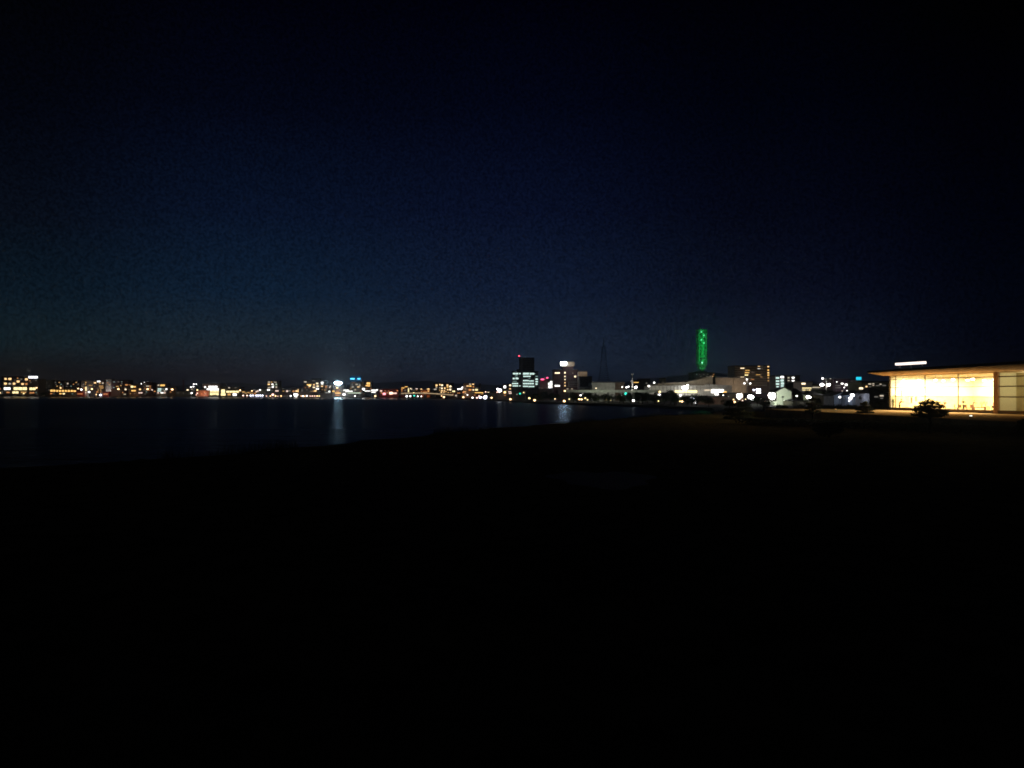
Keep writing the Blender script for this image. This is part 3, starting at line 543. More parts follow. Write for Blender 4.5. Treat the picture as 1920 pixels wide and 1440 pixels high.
def house(label, x0, x1, ye, yr, d, wall, ridge='y', dep=9, wins=(), hip=False, cat='house', yb=None):
    w = (x1 - x0) / F * d; cx = (x0 + x1) / 2
    t = thing('gabled_house' if not hip else 'hip_roofed_house', label, cat, (PX(cx, d), d, GZ))
    he = PZ(ye, d) - GZ; hr = PZ(yr, d) - GZ
    bm = bmesh.new(); box(bm, -w / 2, w / 2, 0, dep, -1, he)
    if ridge == 'y' and not hip:
        v = [bm.verts.new(p) for p in ((-w / 2, 0, he), (w / 2, 0, he), (0, 0, hr), (-w / 2, dep, he), (w / 2, dep, he), (0, dep, hr))]
        bm.faces.new(v[:3]); bm.faces.new((v[4], v[3], v[5]))
    obj('wall', bm, WALL[wall], t)
    bm = bmesh.new(); e = .35; th = .16
    if hip:
        v = [bm.verts.new(p) for p in ((-w / 2 - e, -e, he), (w / 2 + e, -e, he), (w / 2 + e, dep + e, he), (-w / 2 - e, dep + e, he), (-w * .15, dep / 2, hr), (w * .15, dep / 2, hr))]
        for f_ in ((0, 1, 5, 4), (1, 2, 5), (2, 3, 4, 5), (3, 0, 4), (3, 2, 1, 0)): bm.faces.new([v[i] for i in f_])
    else:
        for s in (-1, 1):
            k = (hr - he) / (w / 2)
            a = (s * (w / 2 + e), he - k * e); b_ = (0, hr)
            vs = [bm.verts.new((x, y, z + dz)) for dz in (.02, th) for y in (-e, dep + e) for (x, z) in (a, b_)]
            for f_ in ((0, 1, 3, 2), (4, 6, 7, 5), (0, 4, 5, 1), (2, 3, 7, 6), (0, 2, 6, 4), (1, 5, 7, 3)): bm.faces.new([vs[i] for i in f_])
    bmesh.ops.recalc_face_normals(bm, faces=bm.faces)
    obj('roof', bm, TILE, t)
    for (x, y, ww, hh, k) in wins: add_window(t, (x - cx) / F * d, PZ(y, d) - GZ, ww / F * d, hh / F * d, k)
    return t
house('white gabled house glaring in floodlight at the waterside', 1456.5, 1484, 734.5, 727, 285, 'white')
bm = bmesh.new(); box(bm, -4.2, 0, -.1, .1, 0, 1.3)
for k in range(5): box(bm, -4.2 + k * 1.04 - .05, -4.2 + k * 1.04 + .05, -.16, -.1, 0, 1.4)
t = thing('garden_wall', 'short white wall running left from the floodlit white house', 'wall', (PX(1456, 283), 283, GZ)); obj('wall_panel', bm, WALL['white'], t)
house('dark tiled house tucked behind the right side of the white gabled house', 1486, 1508, 740, 728, 300, 'brown', hip=True)
house('low dark house with a small lamp between white house and bright warm lamp', 1486, 1510, 751.5, 747.5, 268, 'olive', hip=True, wins=[(1503, 755.5, 7, 1, 'd')])
house('small greenish grey house right of the bright warm lamp', 1525, 1545, 741, 735, 262, 'olive', hip=True)
house('bluish grey gabled house left of the hip roofed one', 1564, 1594, 742, 735.5, 240, 'blue', dep=8, wins=[(1583.6, 740, 2, 3, 'd')])
house('bluish grey house with a broad hip roof beside the lamps', 1598, 1624, 741, 731.5, 232, 'blue', hip=True)
house('dark tiled house with two dim windows left of the museum', 1630, 1664, 738, 727, 222, 'dark', hip=True, wins=[(1642.6, 744, 7, 2, 'd'), (1653, 742, 7, 2.4, 'q'), (1653, 746.6, 6, 1.6, 'd')])
# dark filler houses along the shores
fl = [(74, 84, 729, 1240), (163.5, 175, 731, 1200), (209, 225, 730, 1196), (312, 330, 733, 1175), (366, 372, 733, 1165), (497, 526, 736, 1058), (525, 548, 737, 1040), (560, 600, 735, 1035), (596, 624, 737, 1022),
      (768, 790, 733, 880), (806, 816, 732, 862), (908, 925, 737, 660), (922, 940, 736, 590), (960, 985, 732, 470), (983, 1008, 731, 480), (1008, 1036, 730, 470), (1046, 1066, 733, 430), (1244, 1268, 739, 330), (1362, 1384, 738, 330), (1410, 1440, 739, 320), (1478, 1502, 735, 340), (1540, 1566, 733, 330), (1590, 1622, 736, 310)]
for i, (a, b_, y, d) in enumerate(fl):
    Bd('low_house', 'low unlit dark house among the waterfront buildings', a, b_, y, d, random.choice(['dark', 'grey', 'brown', 'purple']), [], dep=9, rz=random.uniform(-8, 8), group='low unlit waterfront houses', cat='house')

# ================================================================== the bridge
BR = thing('road_bridge', 'low arched road bridge with a warm lit railing over the lake outlet', 'bridge', (PX(795, 780), 780, 0))
u = 780 / F
prof = [(746, 738.6), (752, 737.9), (770, 737.3), (790, 737.2), (805, 737.8), (820, 738.6), (838, 739.8), (850, 741.2)]
bm = bmesh.new(); cols = []
for x, y in prof:
    X = (x - 795) * u; Z = PZ(y, 780); cols.append([bm.verts.new(p) for p in ((X, 0, Z - 1.1), (X, 12, Z - 1.1), (X, 12, Z), (X, 0, Z))])
for p, q in zip(cols, cols[1:]):
    for i in range(4): bm.faces.new((p[i], p[(i + 1) % 4], q[(i + 1) % 4], q[i]))
bmesh.ops.recalc_face_normals(bm, faces=bm.faces)
obj('deck', bm, WALL['beige'], BR)
for i in range(5):
    X = (762 + 17 * i - 795) * u
    obj('pier', B1(X - 1.2, X + 1.2, 2, 10, -1.5, PZ(738.4, 780) - 1), WALL['grey'], BR)
bm = bmesh.new()
for (xa, ya), (xb, yb) in zip(prof, prof[1:]):
    tube(bm, ((xa - 795) * u, -.1, PZ(ya, 780) + .9), ((xb - 795) * u, -.1, PZ(yb, 780) + .9), .12, n=5)
    n = max(1, int((xb - xa) / 2.5))
    for k in range(n):
        s = k / n; X = (xa + (xb - xa) * s - 795) * u; Z = PZ(ya + (yb - ya) * s, 780); tube(bm, (X, -.1, Z), (X, -.1, Z + .9), .09, n=4)
obj('railing', bm, WALL['beige'], BR)
bm = bmesh.new()
for (xa, ya), (xb, yb) in zip(prof[1:-1], prof[2:]):
    tube(bm, ((xa - 795) * u, -.2, PZ(ya, 780) + .15), ((xb - 795) * u, -.2, PZ(yb, 780) + .15), .22, n=5)
obj('light_line', bm, glow('railing_light', (1, .72, .42), .9), BR)

# ================================================================== lamps
for (x, y, s, k, lab, d) in (
 (68.5, 727, 4, 'w', 'warm lamp at the corner of the low hotel wing', 1220), (44.5, 738, 3.6, 'y', 'small yellow lamp below the long bright hotel windows', 1212),
 (113.8, 727.5, 4, 'w', 'warm lamp above the middle of the yellow window row', 1228), (146.5, 728.5, 4, 'w', 'warm white lamp left of the brighter pinkish lamp', 1205), (152.5, 730.5, 5, 'W', 'bright pinkish white lamp above the red lit shop front', 1196),
 (167, 735, 5, 'W', 'white lamp at the right foot of the tall lit pillar', 1190), (172.3, 729.4, 4.4, 'w', 'warm lamp in front of the grey brown apartment block', 1195), (180.6, 739.8, 3, 'w', 'small warm lamp near the waterline left of the bluish lamp', 1186),
 (188.6, 740.6, 6, 'l', 'brilliant bluish white lamp at the waterline by the red shop fronts', 1182), (222, 729.5, 5, 'w', 'warm lamp in front of the dark block right of the pale tower', 1190),
 (265.5, 719.4, 4.6, 'W', 'lowest of the three white lamps above the dark block', 1186), (271, 717.3, 3.8, 'W', 'middle one of the three white lamps above the dark block', 1186.5), (277.2, 717.3, 4.2, 'W', 'third of the white lamps above the dark block, nearest the blue green offices', 1187),
 (276.7, 729.6, 5, 'w', 'warm lamp under the three white lamps', 1170), (322.8, 730.2, 5.6, 'w', 'warm lamp on the dim house right of the blue green office floors', 1160),
 (358, 726, 3.6, 'W', 'white lamp on the step beside the small dark house', 1168), (359.2, 737, 4.4, 'W', 'white lamp by the water left of the orange wall', 1150), (363.4, 720.2, 3.6, 'W', 'left one of two white lamps above the orange wall', 1170), (368, 720.2, 3, 'W', 'right one of two white lamps above the orange wall', 1170),
 (362.6, 724.8, 4, 'W', 'white lamp under the pair above the orange wall', 1170), (370, 731.2, 4.4, 'y', 'yellow lamp at the top left corner of the orange wall', 1138), (370, 737.4, 3.4, 'p', 'pink lamp at the foot of the orange wall', 1137), (368, 740.4, 2.6, 'p', 'tiny pink lamp at the waterline by the orange wall', 1137),
 (450.2, 732, 4.6, 'w', 'warm lamp at the end of the long hotel wing', 1135), (472.4, 733, 3.8, 'w', 'warm lamp above the orange shops', 1120), (476, 731, 3, 'd', 'dim white lamp above the orange shops', 1120),
 (487.4, 731.3, 4, 'W', 'white lamp above the row of lavender quay lights', 1085), (511.5, 740, 6.5, 'p', 'big pink lamp at the foot of the squarish tower', 1045), (554.6, 740.6, 8, 'W', 'biggest warm white lamp on the quay with a short reflection', 1022),
 (645, 739.6, 7, 'W', 'blazing greenish white lamp left of the canopy strip', 996), (665.6, 743, 4, 'W', 'white lamp low under the blue sign tower', 985), (669.6, 739, 2.6, 'd', 'dim lamp among the trees under the blue sign tower', 990), (676, 741.6, 3, 'd', 'dim lamp right of the trees under the blue sign tower', 988),
 (681.6, 729.6, 5.6, 'B', 'white floodlamp right of the blue sign tower', 996), (703.6, 743.8, 5, 'w', 'warm lamp at the waterline below the filling station', 925),
 (766.5, 727, 2, 'd', 'tiny lamp on the corner of the outlined inn', 897), (775.6, 736.2, 3.6, 'y', 'yellow lamp standing on the middle of the bridge', 792),
 (832.4, 744.6, 5, 'w', 'warm lamp at the waterline by the right bridge end', 715), (828, 742.3, 3, 'w', 'smaller warm lamp beside the right bridge end', 730),
 (859.7, 729.4, 5, 'W', 'first of three white lamps above the low pink lit houses', 760), (864.7, 729.4, 5, 'W', 'second of three white lamps above the low pink lit houses', 762), (866.8, 726.4, 4, 'W', 'highest of three white lamps above the low pink lit houses', 764),
 (868.8, 744.8, 5, 'w', 'warm lamp at the waterline left of the upright white one', 668), (876.4, 740.4, 3.6, 'W', 'upright white lamp at the waterline', 672), (886, 745.6, 4.4, 'W', 'white lamp left of the pink lamp at the waterline', 645), (894.2, 745.8, 4.4, 'p', 'pink lamp between white lamps at the waterline', 630), (898, 742.4, 3.6, 'p', 'pink lamp just above the lavender pair', 640),
 (900.6, 745.8, 7, 'l', 'left one of the two big lavender lamps at the waterline', 622), (909.5, 746.2, 8.6, 'l', 'right and bigger one of the two lavender lamps at the waterline', 605), (921.6, 745.8, 5, 'w', 'warm lamp alone right of the lavender pair', 580), (910.4, 734.8, 3.4, 'p', 'pink twin headed lamp above the lavender pair', 640),
 (933.4, 729.6, 6.6, 'W', 'left blazing white floodlamp near the office tower', 553), (937.2, 732.2, 8.6, 'W', 'right blazing white floodlamp near the office tower', 550), (932, 735.4, 3.4, 'p', 'small pink lamp under the blazing white pair', 545), (946.6, 735.6, 5.4, 'y', 'round yellow lamp under the square white sign', 548),
 (957, 749.9, 5.6, 'w', 'warm lamp at the bank below the stepped office tower', 470), (964.6, 733, 4.4, 'y', 'yellow lamp at the foot of the stepped office tower', 500), (969, 739.4, 3, 'd', 'dim white lamp left of the green signal', 470), (982, 736, 4, 'y', 'yellow lamp right of the green signal', 470),
 (992.4, 746.6, 5.6, 'y', 'yellow lamp on the bank under the office tower', 420), (1002.4, 751.4, 6, 'w', 'bright warm lamp at the bank right of the office tower', 402), (1026, 730, 3, 'W', 'small white lamp under the blazing upright signs', 480), (1059, 733, 4.6, 'w', 'orange white lamp at the left end of the elevated road', 388),
 (1058, 753.4, 6.4, 'w', 'big warm lamp at the bank under the reddish tower', 362), (1067.4, 748.4, 4, 'y', 'small yellow lamp right of the big bank lamp', 370), (1040.6, 748, 3, 'w', 'tiny warm lamp left of the big bank lamp', 380), (1086, 748.6, 5.4, 'w', 'left one of a close pair of warm bank lamps', 352), (1090.6, 748.8, 4.6, 'w', 'right one of a close pair of warm bank lamps', 354),
 (1097.4, 746.6, 4.4, 'y', 'upper yellow lamp between warm pair and white bank lamp', 356), (1101.6, 749.6, 4, 'y', 'lower yellow lamp between warm pair and white bank lamp', 350), (1111.5, 748, 5.4, 'W', 'white lamp on the bank beside the green lit shrubs', 345), (1088.6, 741, 4.2, 'W', 'white lamp among the dark crowns under the road deck', 372), (1092.2, 738.4, 3.4, 'd', 'dim lamp among the dark crowns under the road deck', 374),
 (1137, 749.6, 4.6, 'y', 'left one of two yellow green lamps in the shrubs', 335), (1144.2, 750.4, 4, 'y', 'right one of two yellow green lamps in the shrubs', 333), (1166, 740.6, 3.8, 'W', 'white lamp below the turquoise signal', 350), (1166.6, 725.7, 3.6, 'W', 'small white lamp left of the glaring trio above the signal', 385), (1174.6, 726.3, 4.2, 'W', 'glaring white lamp above the turquoise signal', 385), (1178.4, 725, 4.2, 'W', 'second glaring white lamp beside the grey pole', 386),
 (1187.6, 751, 6.4, 'W', 'bright warm white lamp at the bank below the grey pole', 312), (1192, 726.2, 6.6, 'B', 'blazing white lamp right of the grey pole', 380), (1216.6, 724, 5.6, 'W', 'bright white lamp left of the long hall', 400), (1226.6, 717.5, 4.4, 'W', 'high white lamp above the left end of the long hall', 405),
 (1235.8, 740, 7.4, 'W', 'bright white lamp in front of the long hall', 330), (1237, 734.6, 6, 'y', 'yellow lamp above the white one before the long hall', 360), (1252.6, 735.2, 6, 'W', 'warm white lamp in front of the middle of the long hall', 360), (1276, 741, 6, 'W', 'white lamp below the bright hall windows', 325), (1234.6, 752, 3.8, 'y', 'small yellow lamp at the bank before the long hall', 292), (1246.6, 749.4, 3, 'g', 'faint green lamp at the bank before the long hall', 300),
 (1284.6, 727.6, 11, 'B', 'huge blazing floodlamp on the front of the long hall', 424), (1289.2, 722.3, 5.6, 'W', 'white lamp on the roof edge above the huge floodlamp', 424),
 (1275, 752.4, 4, 'y', 'left one of the warm bank lamps right of centre of the hall', 290), (1279, 752.8, 5, 'w', 'warm bank lamp close to its smaller neighbour', 288), (1290.6, 750.2, 4, 'd', 'dim lamp under the lavender strip of lights', 290), (1296, 746.4, 5.4, 'l', 'left lavender light of the short strip at the bank', 300), (1302, 747, 4.6, 'l', 'right lavender light of the short strip at the bank', 299), (1302.4, 753.2, 8.6, 'W', 'big warm glaring lamp at the bank with a reflection below', 272),
 (1375.4, 749, 4, 'y', 'small yellow lamp above the warm one near the dark tree', 268), (1377, 754, 7.4, 'w', 'warm lamp by the water near the large dark tree', 255), (1386, 742.6, 12, 'B', 'large blazing white floodlamp left of its twin near the dark tree', 310), (1392, 751.2, 4, 'p', 'pink lamp under the large blazing floodlamp', 270), (1375.3, 736.6, 3, 'd', 'dim yellow lamp on the beige block', 400),
 (1407.6, 744.8, 11, 'B', 'blazing white floodlamp between its twin and the blue white one', 300), (1421.8, 731.4, 9, 'l', 'upper one of two blue white floodlamps left of the white house', 330), (1422, 738.2, 9, 'B', 'lower one of two blue white floodlamps left of the white house', 330), (1413, 731.2, 4.6, 'l', 'small blue white lamp left of the blue white floodlamps', 332),
 (1447.6, 742.6, 15, 'B', 'largest blazing white floodlamp at the corner of the white house', 276), (1494, 742.4, 4.4, 'W', 'small white lamp on the low dark house', 262), (1516, 745, 9.6, 'W', 'bright warm white lamp right of the white house', 258),
 (1542.4, 709.6, 5.6, 'W', 'high white lamp left above the twin floodlight mast', 400), (1557, 709.8, 3.6, 'd', 'dim high lamp right above the twin floodlight mast', 400),
 (1574.6, 744.6, 6, 'W', 'cool white lamp before the gabled bluish house', 232), (1598.6, 740.8, 7.6, 'W', 'upper glaring lamp at the corner of the hip roofed bluish house', 226), (1594.4, 746.4, 7.6, 'W', 'lower glaring lamp at the corner of the hip roofed bluish house', 224), (1592, 752, 3.6, 'W', 'tiny white lamp low before the hip roofed bluish house', 222),
 (1400.6, 711.6, 4.6, 'W', 'high white lamp before the gold lit balconies', 380)):
    lamp(x, y, s, k, lab, d)
for (x, s, k) in ((456, 4.4, 'p'), (463.2, 4.2, 'p'), (470, 4.6, 'l'), (474.6, 4.2, 'l')): lamp(x, 741.6, s, k, 'pale quay light below the orange shops', dsh(x) + 6, group='quay lights below the orange shops')
for x in (480.5, 484.2, 488.2, 492.2): lamp(x, 741.6, 4.6, 'l', 'lavender quay light in the tight row left of the squarish tower', dsh(x) + 6, group='lavender quay lights')
for (x, s, k) in ((499.6, 3, 'p'), (507, 3.2, 'w'), (516.5, 4, 'w'), (521, 2.4, 'p'), (527, 3.6, 'w'), (533, 1.8, 'd'), (539, 2, 'd'), (545, 4.2, 'W'), (564.6, 2.8, 'w'), (568, 4, 'W'), (571.6, 3, 'w'), (575.4, 4, 'W'), (581.6, 3.2, 'p'), (585.6, 3.4, 'p'), (590, 3.2, 'p'), (594.6, 3.6, 'w'), (598.6, 3.6, 'y')):
    lamp(x, 742.6, s, k, 'small quay light in the long low dotted row under the apartment buildings', dsh(x) + 5, group='dotted row of quay lights')
for i, (x, y, s, k) in enumerate(((762.6, 743, 6.4, 'W'), (769.2, 742.8, 5.4, 'W'), (776.6, 742, 6.4, 't'), (783.4, 743, 4.4, 'W'), (790, 743.2, 4, 'W'))):
    lamp(x, y, s * .8, k, 'bluish green light low in the arch of the bridge' if k == 't' else 'white light low under the arch of the bridge', 770, kind='bridge_light', group=None if k == 't' else 'white lights under the bridge')
for (x, y, s, k, d) in ((1344, 744.6, 2.6, 'y', 320), (1356, 741, 3, 'W', 330), (1366, 743.6, 2.6, 'd', 325), (1398, 748.6, 3, 'y', 300), (1412, 750.4, 2.6, 'W', 295), (1428, 747.4, 3.2, 'W', 300), (1434, 752, 2.4, 'w', 285), (1474, 731, 2.2, 'd', 340),
                        (1528, 737.6, 2.8, 'W', 300), (1560, 739, 2.8, 'w', 280), (1569, 716, 3, 'W', 385), (1583, 726.6, 3, 'W', 385), (1594, 716.4, 2.8, 'W', 385), (1606, 735.6, 3, 'W', 285), (1546, 744, 2.4, 'y', 262)):
    lamp(x, y, s, k, 'small dim light scattered among the houses and sheds on the near shore', d, group='small scattered lights among the near houses')
# traffic signals
for (x, y, s, lab, d) in ((975, 738, 4, 'small green traffic signal at the foot of the stepped office tower', 440), (1173.4, 738, 6.4, 'turquoise traffic signal glowing before the dark trees', 350)):
    t = thing('traffic_signal', lab, 'traffic light', (PX(x, d), d, GZ)); z = PZ(y, d) - GZ; r = s * .4 / F * d
    bm = bmesh.new(); tube(bm, (0, .35, 0), (0, .35, z + 1.4), .11); tube(bm, (0, .35, z), (0, 0, z), .07); obj('pole', bm, METAL, t)
    obj('signal_housing', B1(-.7, 2.2, .0, .25, z - .45, z + .45), METAL, t)
    bm = bmesh.new(); ball(bm, (0, -.02, z), r, 2); obj('signal_lens', bm, LM['t'], t, True)
# floodlight masts
def mast(x, d, ytop, heads, lab):
    t = thing('floodlight_mast', lab, 'floodlight mast', (PX(x, d), d, GZ)); u = d / F
    bm = bmesh.new(); tube(bm, (0, 0, 0), (0, 0, PZ(ytop, d) - GZ), .16, .1)
    for (hx, hy, s, k) in heads: tube(bm, (0, 0, PZ(hy, d) - GZ), ((hx - x) * u, 0, PZ(hy, d) - GZ), .05)
    obj('pole', bm, PALEM, t)
    for (hx, hy, s, k) in heads:
        X, Z, r = (hx - x) * u, PZ(hy, d) - GZ, s * .34 * u
        h = obj('lamp_housing', B1(X - r, X + r, .05, .35, Z - r * .8, Z + r * .8), METAL, t)
        bm = bmesh.new(); ball(bm, (X, -.1, Z), r, 2, .7); obj('lamp_head', bm, LM[k], h, True)
mast(1401.4, 350, 710, [(1401, 716, 4, 'd'), (1395.6, 718.8, 5, 'W'), (1406.6, 719, 4.4, 'W'), (1408.6, 708.8, 1.5, 'd')], 'slender mast with small white lamps before the gold lit balconies')
mast(1549.4, 270, 708, [(1541, 721.4, 10, 'B'), (1553.6, 721.4, 9, 'B'), (1549.6, 725.4, 3.4, 'd')], 'tall mast with two glaring floodlights right of the white house')

# added lights that brighten the facades
for a in ((163, 1212, 1800, WARM, 'the grey brown apartment block'), (203, 1208, 3200, WHT, 'the pale apartment tower'), (198, 1190, 500, (1, .3, .2), 'the red shop under the pale tower'), (150, 1196, 500, (1, .3, .2), 'the red shop by the lit pillar'),
          (250, 1190, 500, ORG, 'the block with the pinkish roof line'), (379, 1142, 2600, (1, .62, .45), 'the terracotta building'), (300, 1180, 300, WARM, 'the blue green offices'), (666, 1020, 4200, (1, .85, .62), 'the beige office tower'), (633, 1022, 1200, WHT, 'the white sign tower'),
          (797, 880, 900, ORG, 'the orange brick building'), (871, 765, 900, (1, .66, .4), 'the reddish stepped block'), (1026, 600, 400, (1, .6, .5), 'the dim reddish low block')):
    added_light(*a)
added_light(720, 912, 700, (1, .05, .03), 'the left of the added red block', 12, 2.5); added_light(737, 912, 800, (1, .12, .05), 'the right of the added red block', 12, 2.5)
added_light(1064, 500, 260, (1, .5, .42), 'the reddish tower block', 16); added_light(1093, 492, 520, (1, .8, .66), 'the beige billboard box', 6, 21); added_light(1069, 500, 170, (1, .86, .8), 'the grey roof drum', 4, 22.6); added_light(1185.6, 420, 2600, (1, .95, .8), 'the pale grey pole', 6, 7); added_light(1118, 345, 90, (.9, 1, .5), 'the shrubs under the road deck', 5, 2.5); added_light(1152, 335, 90, (.9, 1, .5), 'the shrubs right of the bank lamps', 5, 2.5); added_light(1131, 440, 260, GRN, 'the station hall', 14); added_light(1110, 395, 480, GRN, 'the left half of the road deck', 9); added_light(1140, 395, 380, GRN, 'the middle of the road deck', 9); added_light(1200, 395, 330, GRN, 'the far half of the road deck', 9)
added_light(1245, 430, 450, (1, .9, .66), 'the left part of the long hall', 10); added_light(1305, 430, 450, (1, .9, .7), 'the right part of the long hall', 10); added_light(1330, 430, 900, (1, .9, .75), 'the sweeping roof', 14, 9)
added_light(1360, 452, 2300, (1, .80, .64), 'the large beige block', 16, 5); added_light(1388, 452, 1900, (1, .76, .58), 'the nearer beige block', 14, 5); added_light(1410, 520, 600, (1, .7, .5), 'the balcony apartments', 14, 4); added_light(1335, 300, 120, (1, .45, .3), 'the brown ribbed shed', 7)
added_light(1468, 285, 1500, (.86, 1, .72), 'the white gabled house', 9, 3); added_light(1583, 240, 150, (.7, .8, 1), 'the bluish gabled house', 8); added_light(1612, 232, 220, (.7, .8, 1), 'the hip roofed bluish house', 8); added_light(1609, 380, 400, (1, .85, .65), 'the slim sign tower', 10); added_light(1585, 400, 500, (.8, .7, 1), 'the purplish grey block', 12); added_light(1512, 430, 300, WHT, 'the grey low office', 10)
HAZE = 1.7e-4
# ================================================================== the museum
A0 = Vector((61.9, 126.0, 0)); AD = Vector((66.2 - 61.9, 97 - 126, 0)).normalized(); AN = Vector((-AD.y, AD.x, 0))
TZ = 2.3
RZ = math.atan2(AD.y, AD.x)
WOOD = surf('warm_wood', (.50, .30, .14), .5, .15, 3); CREAM = surf('cream_plaster', (.80, .74, .55), .8, .05)
FRAME = surf('bronze_frame', (.09, .06, .035), .45, .15, 2, metal=.4); STONE = surf('terrace_stone', (.56, .37, .18), .9, .25, .9, .2, spec=0)
PANELW = surf('wood_panel', (.80, .58, .26), .6, .12, 2); OLIVE = surf('olive_panel', (.56, .48, .30), .6, .2, .8)
gm, nt, b = newmat('clear_glass')
mx = nt.nodes.new('ShaderNodeMixShader'); tr = nt.nodes.new('ShaderNodeBsdfTransparent'); gl = nt.nodes.new('ShaderNodeBsdfGlossy')
gl.inputs['Roughness'].default_value = .03; tr.inputs['Color'].default_value = (.95, .98, .95, 1); mx.inputs['Fac'].default_value = .06
nt.links.new(tr.outputs[0], mx.inputs[1]); nt.links.new(gl.outputs[0], mx.inputs[2]); nt.links.new(mx.outputs[0], nt.nodes['Material Output'].inputs['Surface'])
# terrace
bm = bmesh.new(); prism(bm, [(47.5, 76), (49.5, 70), (100, 62), (104, 146), (45, 137), (44.6, 131)], -1, TZ)
structure(obj('terrace', bm, STONE))
M = thing('museum', 'glass walled museum glowing warm yellow under a wide flat roof', 'museum', (A0.x, A0.y, TZ), RZ)
L1, L2, DP, HT = 22.4, 40.0, 15.0, 5.5
obj('floor', B1(0, L2, 0, DP, -.2, .06), surf('hall_floor', (.62, .42, .22), .35, .1), M)
obj('sill', B1(-.2, L2, -.12, .06, .0, .46), FRAME, M)
o = obj('ceiling', B1(0, L2, .1, DP, HT, HT + .12), CREAM, M)
o = obj('end_wall', B1(-.35, 0, -.02, DP, 0, HT + .1), CREAM, M)
obj('wood_panelling', B1(.002, .08, .3, DP - .1, .06, 2.25), PANELW, o)
o = obj('back_wall', B1(0, L1 + .2, DP, DP + .3, 0, HT + .1), CREAM, M)
obj('wood_panelling', B1(.1, L1, DP - .09, DP - .01, .06, 2.25), PANELW, o)
obj('partition_wall', B1(L1 + .22, L1 + .55, .15, DP, 0, HT + .1), CREAM, M)
obj('side_room_wall', B1(L1 + .56, L2, 2.6, 2.9, 0, HT + .1), OLIVE, M)
obj('corner_column', B1(L1 - .25, L1 + .5, -.16, .5, 0, HT + .1), surf('brown_column', (.30, .17, .08), .6, .1), M)
pos = [0.0, 1.3, 8.35, 15.4, 22.1, 29.4, 36.5]
for a, b_ in zip(pos, pos[1:]):
    if a == 22.1: a = 22.95
    bm = bmesh.new()
    for s, e in ((.34, 2.26), (2.26, 3.67), (3.67, 4.97), (4.97, 5.5)): box(bm, a + .04, b_ - .04, -.02, .0, s + .03, e - .03)
    obj('glass_panel', bm, gm, M)
for a in pos:
    if a in (22.1,): continue
    obj('mullion', B1(a - .035, a + .035, -.09, .05, .34, HT), FRAME, M)
bm = bmesh.new()
for z in (2.26, 3.67, 4.97):
    for a, b_, th in ((0.04, 22.1, .035), (22.95, 40, .075)): box(bm, a, b_, -.075, .04, z - th, z + th)
obj('glazing_rail', bm, FRAME, M)
obj('handrail', B1(22.96, 40, -.13, -.08, 3.62, 3.74), FRAME, M)
# roof: real world polygon, expressed in the museum's own axes
def loc2(x, y):
    v_ = Vector((x, y, 0)) - Vector((A0.x, A0.y, 0)); return (v_.dot(AD), v_.dot(AN))
rp = [loc2(*p) for p in ((50.8, 110.2), (51.3, 66), (96, 60), (98, 134), (61.6, 127.6))]
bm = bmesh.new(); prism(bm, rp, HT + .13, HT + .2)
obj('soffit', bm, surf('soffit_wood', (.88, .60, .36), .6, .18, 1.2), M)
bm = bmesh.new(); prism(bm, rp, HT + .203, HT + .42)
rf = obj('roof', bm, ROOF, M)
rp2 = [loc2(*p) for p in ((56, 113), (56.5, 60), (95, 56), (96, 133), (65, 129))]
bm = bmesh.new(); prism(bm, rp2, HT + .42, HT + .8); obj('roof_tier', bm, ROOF, rf)
bm = bmesh.new()
q0, q1 = Vector((*loc2(60.0, 120.2), 0)), Vector((*loc2(61.0, 113.9), 0))
dv = (q1 - q0); nv = Vector((-dv.y, dv.x, 0)).normalized()
zz = PZ(681.4, 117) - TZ
pts = [q0 - nv * .25, q1 - nv * .25, q1 + nv * .25, q0 + nv * .25]
prism(bm, [(p.x, p.y) for p in pts], zz - .17, zz + .17)
lb = obj('light_box', bm, glow('light_box', (1, .84, .74), 1.9, True), rf)
bm = bmesh.new()
for s in (.1, .5, .9): 
    p = q0.lerp(q1, s) + nv * .1; tube(bm, (p.x, p.y, HT + .4), (p.x, p.y, zz - .17), .05)
obj('light_box_posts', bm, METAL, lb)
# ceiling lamps
HL = glow('hall_lamp', (1, .90, .66), 9)
def hallpt(x, Y):
    X = PX(x, Y); return loc2(X, Y)
k = 0
for u_, v_ in ((.9, 1.6), (4.5, 1.8), (8, 2.0), (11.5, 2.2), (15.5, 2.2), (20.3, 2.2), (3.2, 7), (8.6, 7), (14, 7), (19.4, 7), (6, 12), (14, 12)):
    bm = bmesh.new(); ball(bm, (u_, v_, 4.75), .27, 2, .55)
    h = obj('ceiling_lamp', bm, HL, M, True)
    bm = bmesh.new(); tube(bm, (u_, v_, 4.9), (u_, v_, HT), .02, n=5); obj('lamp_cord', bm, FRAME, h)
for u_, v_, pw in ((4, 4, 1), (11, 4, 1), (18, 4, 1), (5, 11, .8), (16, 11, .8)):
    L = bpy.data.lights.new('hall_light', 'AREA'); L.shape = 'RECTANGLE'; L.size = 5; L.size_y = 5; L.energy = 3600 * pw; L.color = (1, .84, .57)
    o = bpy.data.objects.new('hall_light', L); C.objects.link(o); o.parent = M; o.location = (u_, v_, 5.35)
L = bpy.data.lights.new('side_room_light', 'POINT'); L.energy = 420; L.color = (1, .84, .5); L.shadow_soft_size = .2
o = bpy.data.objects.new('side_room_light', L); C.objects.link(o); o.parent = M; o.location = (28, 1.4, 4.4)
for v_ in (1.2, 3.6, 6.2, 8.6):
    obj('wall_lamp', B1(.1, .2, v_ - .5, v_ + .5, 2.45, 2.62), glow('hall_wall_lamp', (1, .9, .7), 4), M)
bm = bmesh.new(); ball(bm, (26.2, 2.2, 3.3), .18, 2); obj('side_room_lamp', bm, glow('side_room_lamp', (1, .85, .55), 2.5), M, True)
